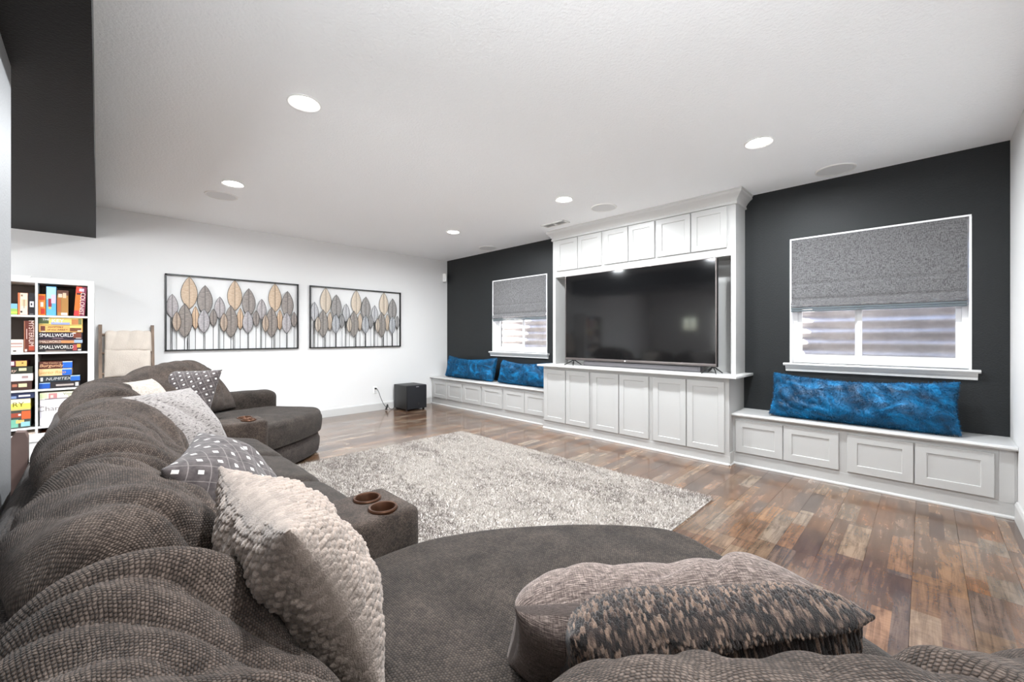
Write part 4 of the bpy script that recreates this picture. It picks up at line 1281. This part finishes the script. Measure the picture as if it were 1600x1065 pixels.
def game(y0, y1, z0, z1, col, label, depth=.28, side=None, marks=(), letters=(), group=None, tilt=0.0, gx=None):
    """a boxed game standing or lying on the shelf; marks = printed patches (y, z fractions and colour) on its visible end"""
    gx = GX if gx is None else gx
    t = thing('game_box', label, 'board game', ((gx - depth / 2), (y0 + y1) / 2, z0), group)
    w, h = y1 - y0, z1 - z0 - .001
    e = min(.0015, w * .1)
    bx_ = MB().box(-depth / 2, depth / 2, -w / 2, w / 2, .0008, h, e)
    o = bx_.obj('carton', pmat(side or col), t); o.matrix_parent_inverse = Matrix.Identity(4)
    f = MB().box(depth / 2 - .0002, depth / 2 + .0008, -w / 2 + e, w / 2 - e, .0008 + e, h - e).obj('printed_face', pmat(col), t); f.matrix_parent_inverse = Matrix.Identity(4)
    for i, (a, b_, c_, d_, mc) in enumerate(marks):
        k = MB().box(depth / 2 + .0006, depth / 2 + .0012 + i * .0001, -w / 2 + a * w, -w / 2 + b_ * w, h * c_, h * d_).obj('printed_patch', pmat(mc), f)
        k.matrix_parent_inverse = Matrix.Identity(4)
    for (body, size, fy, fz, lc, kw) in letters:
        text(body, f, size, (depth / 2 + .0018, -w / 2 + fy * w, h * fz), lc, **kw)
    if tilt: t.rotation_euler = (tilt, 0, 0)
    return t
S3, S4, S2, S1 = 1.3978, 1.0508, .7008, .3508
# top row, right cell
game(-.398, -.351, S3, 1.600, (226, 132, 42), 'orange board game box, first from the divider on the top right shelf', marks=[(.1, .9, .72, .92, (206, 70, 40)), (.3, .7, .40, .62, (240, 226, 210)), (.35, .9, .06, .32, (200, 52, 30))])
game(-.347, -.284, S3, 1.676, (96, 172, 222), 'tall light blue board game box on the top right shelf', marks=[(.02, .98, .55, .98, (168, 208, 236)), (.2, .55, .30, .58, (150, 40, 60)), (.22, .50, .22, .30, (200, 190, 90)), (.5, .95, .42, .72, (206, 186, 214))])
game(-.278, -.203, S3, 1.645, (170, 122, 62), 'brown and gold patterned board game box beside the light blue one', side=(90, 66, 44), marks=[(.0, 1, .80, 1, (96, 58, 44)), (.1, .45, .72, .86, (216, 196, 176)), (.5, .8, .70, .90, (222, 190, 160)), (.34, .36, .12, .7, (98, 92, 60)), (.35, .9, .02, .12, (226, 216, 206)), (.0, .34, .14, .68, (176, 96, 52))])
game(-.168, -.094, S3 + .0025, 1.690, (232, 112, 38), 'orange and purple board game box leaning at the right of the top shelf', side=(214, 120, 50), tilt=-.06, marks=[(.55, 1, 0, 1, (118, 30, 62)), (.0, .5, .76, 1, (212, 66, 48)), (.1, .8, .72, .78, (60, 22, 26)), (.3, .75, .84, .94, (232, 190, 206)), (.0, .45, 0, .18, (206, 56, 56))],
     letters=[('COLONIST', .045, .66, .42, (240, 214, 204), dict(vert=True))])
# top row, left cell
game(-.600, -.524, S3, 1.500, (150, 188, 96), 'small green and blue board game box at the left of the top shelf', marks=[(0, 1, .55, 1, (130, 186, 214)), (.4, 1, .1, .3, (196, 206, 90))])
game(-.521, -.461, S3, 1.602, (236, 216, 192), 'cream board game box with an orange edge on the top left shelf', side=(214, 96, 60), marks=[(0, .22, 0, 1, (222, 116, 74)), (.35, .9, .40, .70, (238, 196, 160)), (.25, .45, .10, .18, (46, 30, 26)), (.3, .5, .84, .92, (150, 120, 100)), (.6, .66, .3, .7, (128, 96, 70))])
game(-.457, -.419, S3, 1.605, (30, 27, 32), 'black board game box beside the divider on the top left shelf', marks=[(.2, .85, .36, .62, (222, 220, 226)), (.35, .6, .44, .54, (60, 56, 64)), (.2, .8, .02, .06, (120, 118, 120))])
# second row, right cell: a pile of five, bottom one first
game(-.394, -.112, S4, 1.128, (34, 27, 28), 'black board game box at the very bottom of the five box pile', marks=[(.78, .88, .12, .9, (168, 70, 72)), (.88, .97, .5, .95, (224, 158, 66)), (.15, .62, .06, .14, (150, 132, 120)), (.90, .98, .1, .3, (200, 190, 184))], letters=[('SMALLWORLD', .047, .40, .56, (246, 240, 234), dict(sx=.72))])
game(-.394, -.108, 1.1288, 1.172, (122, 84, 66), 'thin brown board game box second from the bottom of the five box pile', marks=[(.0, 1, .78, 1, (66, 46, 60)), (.50, .80, .1, .7, (206, 138, 86)), (.80, 1, .15, .85, (152, 172, 196))], letters=[('SMALLWORLD', .032, .25, .42, (240, 214, 196), dict(sx=.68))])
game(-.394, -.108, 1.1728, 1.237, (38, 26, 38), 'dark purple board game box in the middle of the five box pile', marks=[(.78, .97, .15, .95, (118, 58, 38)), (.76, .84, .82, .98, (230, 220, 216)), (.30, .55, .06, .16, (140, 112, 120)), (.84, .97, .04, .2, (176, 170, 168))], letters=[('SMALLWORLD', .047, .40, .56, (244, 238, 236), dict(sx=.72))])
game(-.394, -.108, 1.2378, 1.308, (224, 170, 98), 'tan board game box second from the top of the five box pile', marks=[(.04, .14, .2, .85, (110, 56, 42)), (.05, .15, .04, .14, (240, 214, 184)), (.70, .97, .12, .62, (112, 66, 40)), (.70, .98, .62, .95, (236, 200, 110)), (.88, .97, .14, .28, (232, 214, 196))],
     letters=[('MYSTERY', .024, .38, .70, (96, 56, 30), {}), ('of the ABBEY', .024, .42, .34, (96, 56, 30), {})])
game(-.394, -.108, 1.3088, 1.3785, (226, 196, 112), 'yellow and green board game box on top of the five box pile', marks=[(0, .22, .15, 1, (74, 86, 52)), (.27, .7, .05, .35, (150, 160, 206)), (.74, .92, .1, .8, (184, 118, 66)), (.9, .98, .1, .9, (110, 116, 70))],
     letters=[('THE', .026, .16, .72, (236, 236, 232), {}), ('KEY', .046, .42, .55, (236, 238, 240), {})])
# second row, left cell
game(-.600, -.488, S4, 1.170, (234, 218, 206), 'small cream board game box with a black heart on the second left shelf', marks=[(.3, .95, .62, .74, (176, 140, 132)), (.25, .95, .40, .50, (190, 150, 140)), (.45, .62, .06, .16, (40, 30, 30))])
game(-.486, -.418, S4, 1.345, (98, 42, 30), 'upright dark red brown board game box beside the divider on the second shelf', side=(84, 36, 26), marks=[(.04, .10, .04, .98, (168, 110, 78)), (.88, .93, .1, .98, (140, 104, 66)), (.45, .95, .06, .22, (176, 72, 48)), (.1, .3, .02, .10, (206, 190, 186)), (.24, .30, .42, .74, (232, 200, 190))],
     letters=[('MYSTERIUM', .046, .66, .60, (226, 200, 190), dict(vert=True))])
# third row, right cell
game(-.392, -.125, S2, .761, (46, 40, 42), 'dark board game box with blue left label, bottom of the third right shelf pile', marks=[(0, .26, .05, .95, (34, 84, 170)), (0, .26, .84, .95, (176, 206, 240)), (.40, .84, .32, .62, (178, 166, 160)), (.88, .96, .2, .8, (222, 220, 216))])
game(-.392, -.125, .7618, .820, (44, 52, 58), 'slate board game box with white title and blue label on the third right shelf', marks=[(.76, 1, .05, .95, (44, 104, 190)), (.76, 1, .82, .95, (186, 212, 240)), (.03, .09, .15, .8, (220, 218, 214))], letters=[('NUMITEX', .038, .46, .50, (206, 204, 200), dict(shear=.2))])
game(-.394, -.181, .8208, .889, (232, 194, 142), 'tan board game box with blue right label on the third right shelf', marks=[(.70, 1, .04, .96, (34, 98, 194)), (.70, 1, .84, .96, (176, 206, 244))], letters=[('Puerto Rico', .040, .36, .48, (206, 156, 88), dict(shear=.2))])
game(-.392, -.177, .8898, .960, (84, 36, 22), 'brown board game box with blue right label, topmost on the third right shelf', marks=[(.70, 1, .04, .96, (34, 98, 194)), (.70, 1, .84, .96, (196, 216, 244))], letters=[('The Castles of', .020, .38, .78, (222, 178, 140), dict(shear=.2)), ('Burgundy', .040, .36, .42, (232, 184, 140), dict(shear=.2))])
# third row, left cell
game(-.640, -.436, S2, .783, (64, 40, 34), 'brown board game box with cream label, bottom of the third left shelf pile', marks=[(.60, .85, .35, .75, (214, 200, 160)), (.42, .56, .4, .7, (176, 110, 86))])
game(-.640, -.430, .7838, .854, (232, 218, 212), 'white board game box in the pile on the third left shelf', marks=[(.68, .86, .38, .70, (160, 132, 130)), (.0, .6, .1, .5, (224, 204, 206))])
game(-.640, -.432, .8548, .919, (48, 50, 40), 'dark green board game box in the pile on the third left shelf', marks=[(.60, .82, .4, .8, (222, 206, 160))], letters=[('ay', .040, .44, .45, (208, 176, 160), dict(shear=.3))])
game(-.640, -.467, .9198, .976, (92, 34, 46), 'small dark red board game box with tan end, topmost on the third left shelf', marks=[(.62, 1, .05, .95, (214, 172, 96)), (.44, .56, .2, .85, (236, 196, 206)), (.82, .88, .5, .66, (90, 60, 26))])
# fourth row, left cell
game(-.640, -.444, S1, .516, (60, 66, 60), 'colourful illustrated board game box, bottom of the pile on the fourth left shelf', marks=[(.4, .7, .62, .86, (150, 66, 46)), (.72, 1, .50, .95, (206, 92, 48)), (.4, .62, .06, .5, (110, 170, 146)), (.55, .8, .28, .46, (222, 172, 100)), (.7, .98, .08, .34, (136, 182, 186)), (.62, .7, .7, .8, (226, 216, 206))])
game(-.640, -.445, .5168, .620, (216, 206, 90), 'pale yellow board game box on the fourth left shelf', marks=[(0, 1, .6, 1, (232, 214, 186)), (0, 1, 0, .14, (196, 176, 110))], letters=[('RY', .060, .62, .50, (110, 96, 20), {})])
game(-.640, -.420, .6208, .676, (38, 46, 78), 'navy board game box on top of the pile on the fourth left shelf', marks=[(.56, .88, .35, .65, (216, 210, 206)), (.36, .50, .1, .5, (120, 140, 176))])
# fourth row, right cell
game(-.388, -.085, S1, .597, (226, 222, 224), 'large white board game box on the fourth right shelf', marks=[(.0, 1, .36, .37, (206, 200, 204)), (.0, .03, .3, .8, (196, 192, 200))], letters=[('Charterstone', .066, .55, .64, (128, 118, 112), {}), ])
game(-.388, -.080, .5978, .664, (228, 224, 204), 'cream board game box with pink flowers on top of the large white one', marks=[(.0, .16, .2, .9, (206, 216, 170)), (.18, .36, .12, .85, (190, 128, 128)), (.22, .28, .2, .6, (226, 196, 186)), (.1, .6, .02, .12, (128, 108, 118))], letters=[('Viticulture', .034, .72, .66, (110, 116, 80), {}), ('Essential', .022, .72, .30, (120, 126, 90), {})])
# bottom row
game(-.486, -.418, .0412, .300, (218, 200, 184), 'beige carton on the lowest left shelf behind the white chest', marks=[(.2, .8, .62, .65, (176, 150, 136))])
game(-.388, -.200, .0412, .276, (190, 110, 52), 'orange brown box on the lowest right shelf behind the white chest', marks=[(.2, .8, .84, .92, (130, 66, 34))])
tag(MB().box(-5.93, -5.884, -.66, -.44, 1.7485, 1.760, .002).box(-5.889, -5.885, -.62, -.45, 1.728, 1.7485).obj('paper_note', pmat((240, 240, 238))), 'small white card lying on the top left of the bookshelf', 'card')

# ------------------------------------------------------------------ white storage chest in front of the shelf
t = thing('storage_chest', 'low white storage chest standing in front of the bookshelf', 'chest', (-5.68, -.40, 0))
MB().box(-5.84, -5.50, -.80, .02, .02, .272, .004).obj('body', M['shelf'], t)
MB().box(-5.85, -5.49, -.81, .03, .276, .296, .005).obj('lid', M['shelf'], t)
for y in (-.78, 0.0):
    for x in (-5.82, -5.52):
        MB().box(x - .02, x + .02, y - .02, y + .02, 0, .021).obj('foot', M['shelf'], t)

# ------------------------------------------------------------------ dark red wooden chair behind the sofa
g = NT('mahogany'); c = g.coord('Object'); f = g.noise(g.scale(c, (4, 4, 40)), 1.0, 4, .6)
M['mahogany'] = g.out(g.ramp(f, [(.3, srgb(62, 22, 16)), (.7, srgb(116, 50, 36))]), .35, spec=.4)
M['redleather'] = plain('dark_red_leather', srgb(70, 26, 20), .45, bump=(220, .0008), vary=.2)
M['greywood'] = plain('worn_grey_brown_wood', srgb(112, 92, 86), .55, vary=.2)
t = thing('armchair', 'dark red wooden chair between sofa back and bookshelf', 'chair', (-3.05, -.52, 0))
CZ = .70
MB().box(-3.12, -3.07, -.80, -.305, .40, CZ - .018, .012).obj('backrest', M['redleather'], t, True)
MB().box(-3.125, -3.065, -.82, -.300, CZ - .022, CZ - .002, .008).obj('top_rail', M['mahogany'], t, True)
MB().box(-3.10, -2.64, -.80, -.31, .36, .42, .02).obj('seat', M['redleather'], t, True)
for y in (-.80, -.268):
    pz = MB().prism([(y - .028, 0), (y + .028, 0), (y + .028, CZ + .012), (y + .020, CZ + .038), (y - .010, CZ + .042), (y - .026, CZ + .010)], 'x', -3.13, -3.06)
    pz.obj('back_post', M['greywood'], t)
    MB().box(-2.70, -2.65, y - .022, y + .022, 0, .37, .004).obj('leg', M['mahogany'], t)

# ------------------------------------------------------------------ blanket ladder
g = NT('weathered_wood'); c = g.coord('Object'); f = g.noise(g.scale(c, (30, 30, 3)), 1.0, 4, .6)
M['oldwood'] = g.out(g.ramp(f, [(.3, srgb(92, 76, 66)), (.7, srgb(150, 128, 110))]), .7, g.bump(f, .002, .5))
t = thing('blanket_ladder', 'weathered wooden ladder leaning on the wall right of the bookshelf', 'ladder', (-6.05, .23, 0))
LZ = 1.325
def railx(z): return XL + .022 + (LZ - z) * .16
def rail(y):
    hx = .016
    V = []
    for z, x in ((0.0, railx(0)), (LZ, railx(LZ))):
        V += [(x - hx, y - .014, z), (x + hx, y - .014, z), (x + hx, y + .014, z), (x - hx, y + .014, z)]
    MB().add(V, [(3, 2, 1, 0), (4, 5, 6, 7)] + [(i, (i + 1) % 4, 4 + (i + 1) % 4, 4 + i) for i in range(4)]).obj('rail', M['oldwood'], t)
LY0, LY1 = .018, .440
rail(LY0); rail(LY1)
for z in (.25, .55, .80, 1.02, 1.215):
    MB().tube([(railx(z), LY0 + .010, z), (railx(z), LY1 - .010, z)], .013, 8).obj('rung', M['oldwood'], t, True)
M['fleece'] = plain('cream_fleece', srgb(214, 202, 190), .95, bump=(140, .004), vary=.06)
def drape(y0, y1, zr, front, behind, name_label, seed, thick=.02):
    """blanket folded over a rung at height zr"""
    xr = railx(zr)
    C_ = [(xr - .02 - .01, zr - behind), (xr - .018, zr - .05), (xr - .013, zr + .012), (xr, zr + .022), (xr + .016, zr + .012), (xr + .032, zr - .05), (xr + .045, zr - front)]
    curve = [(x_, z_) for x_, z_ in C_]
    def wr(X, A, side): return folds(X, A, .11, .010, .25, 1.4, seed)
    ob, _, _ = cushion('fabric', M['fleece'], (0, 1, 0), (1, 0, 0), (0, (y0 + y1) / 2, 0), y1 - y0, curve, thick * 2.2, (60, 60), 6, 6, .4, .02, wr, .010, seed)
    return ob
b1 = drape(.050, .432, 1.215, .185, .20, '', 71.0, .022); b1.name = 'folded_blanket'
tag(b1, 'cream fleece blanket folded over the top rung of the wooden ladder', 'blanket')
b2 = drape(.045, .425, 1.02, .26, .22, '', 75.0, .018); b2.name = 'folded_blanket'
tag(b2, 'cream fleece blanket on the lower rung, partly hidden behind the sofa', 'blanket')
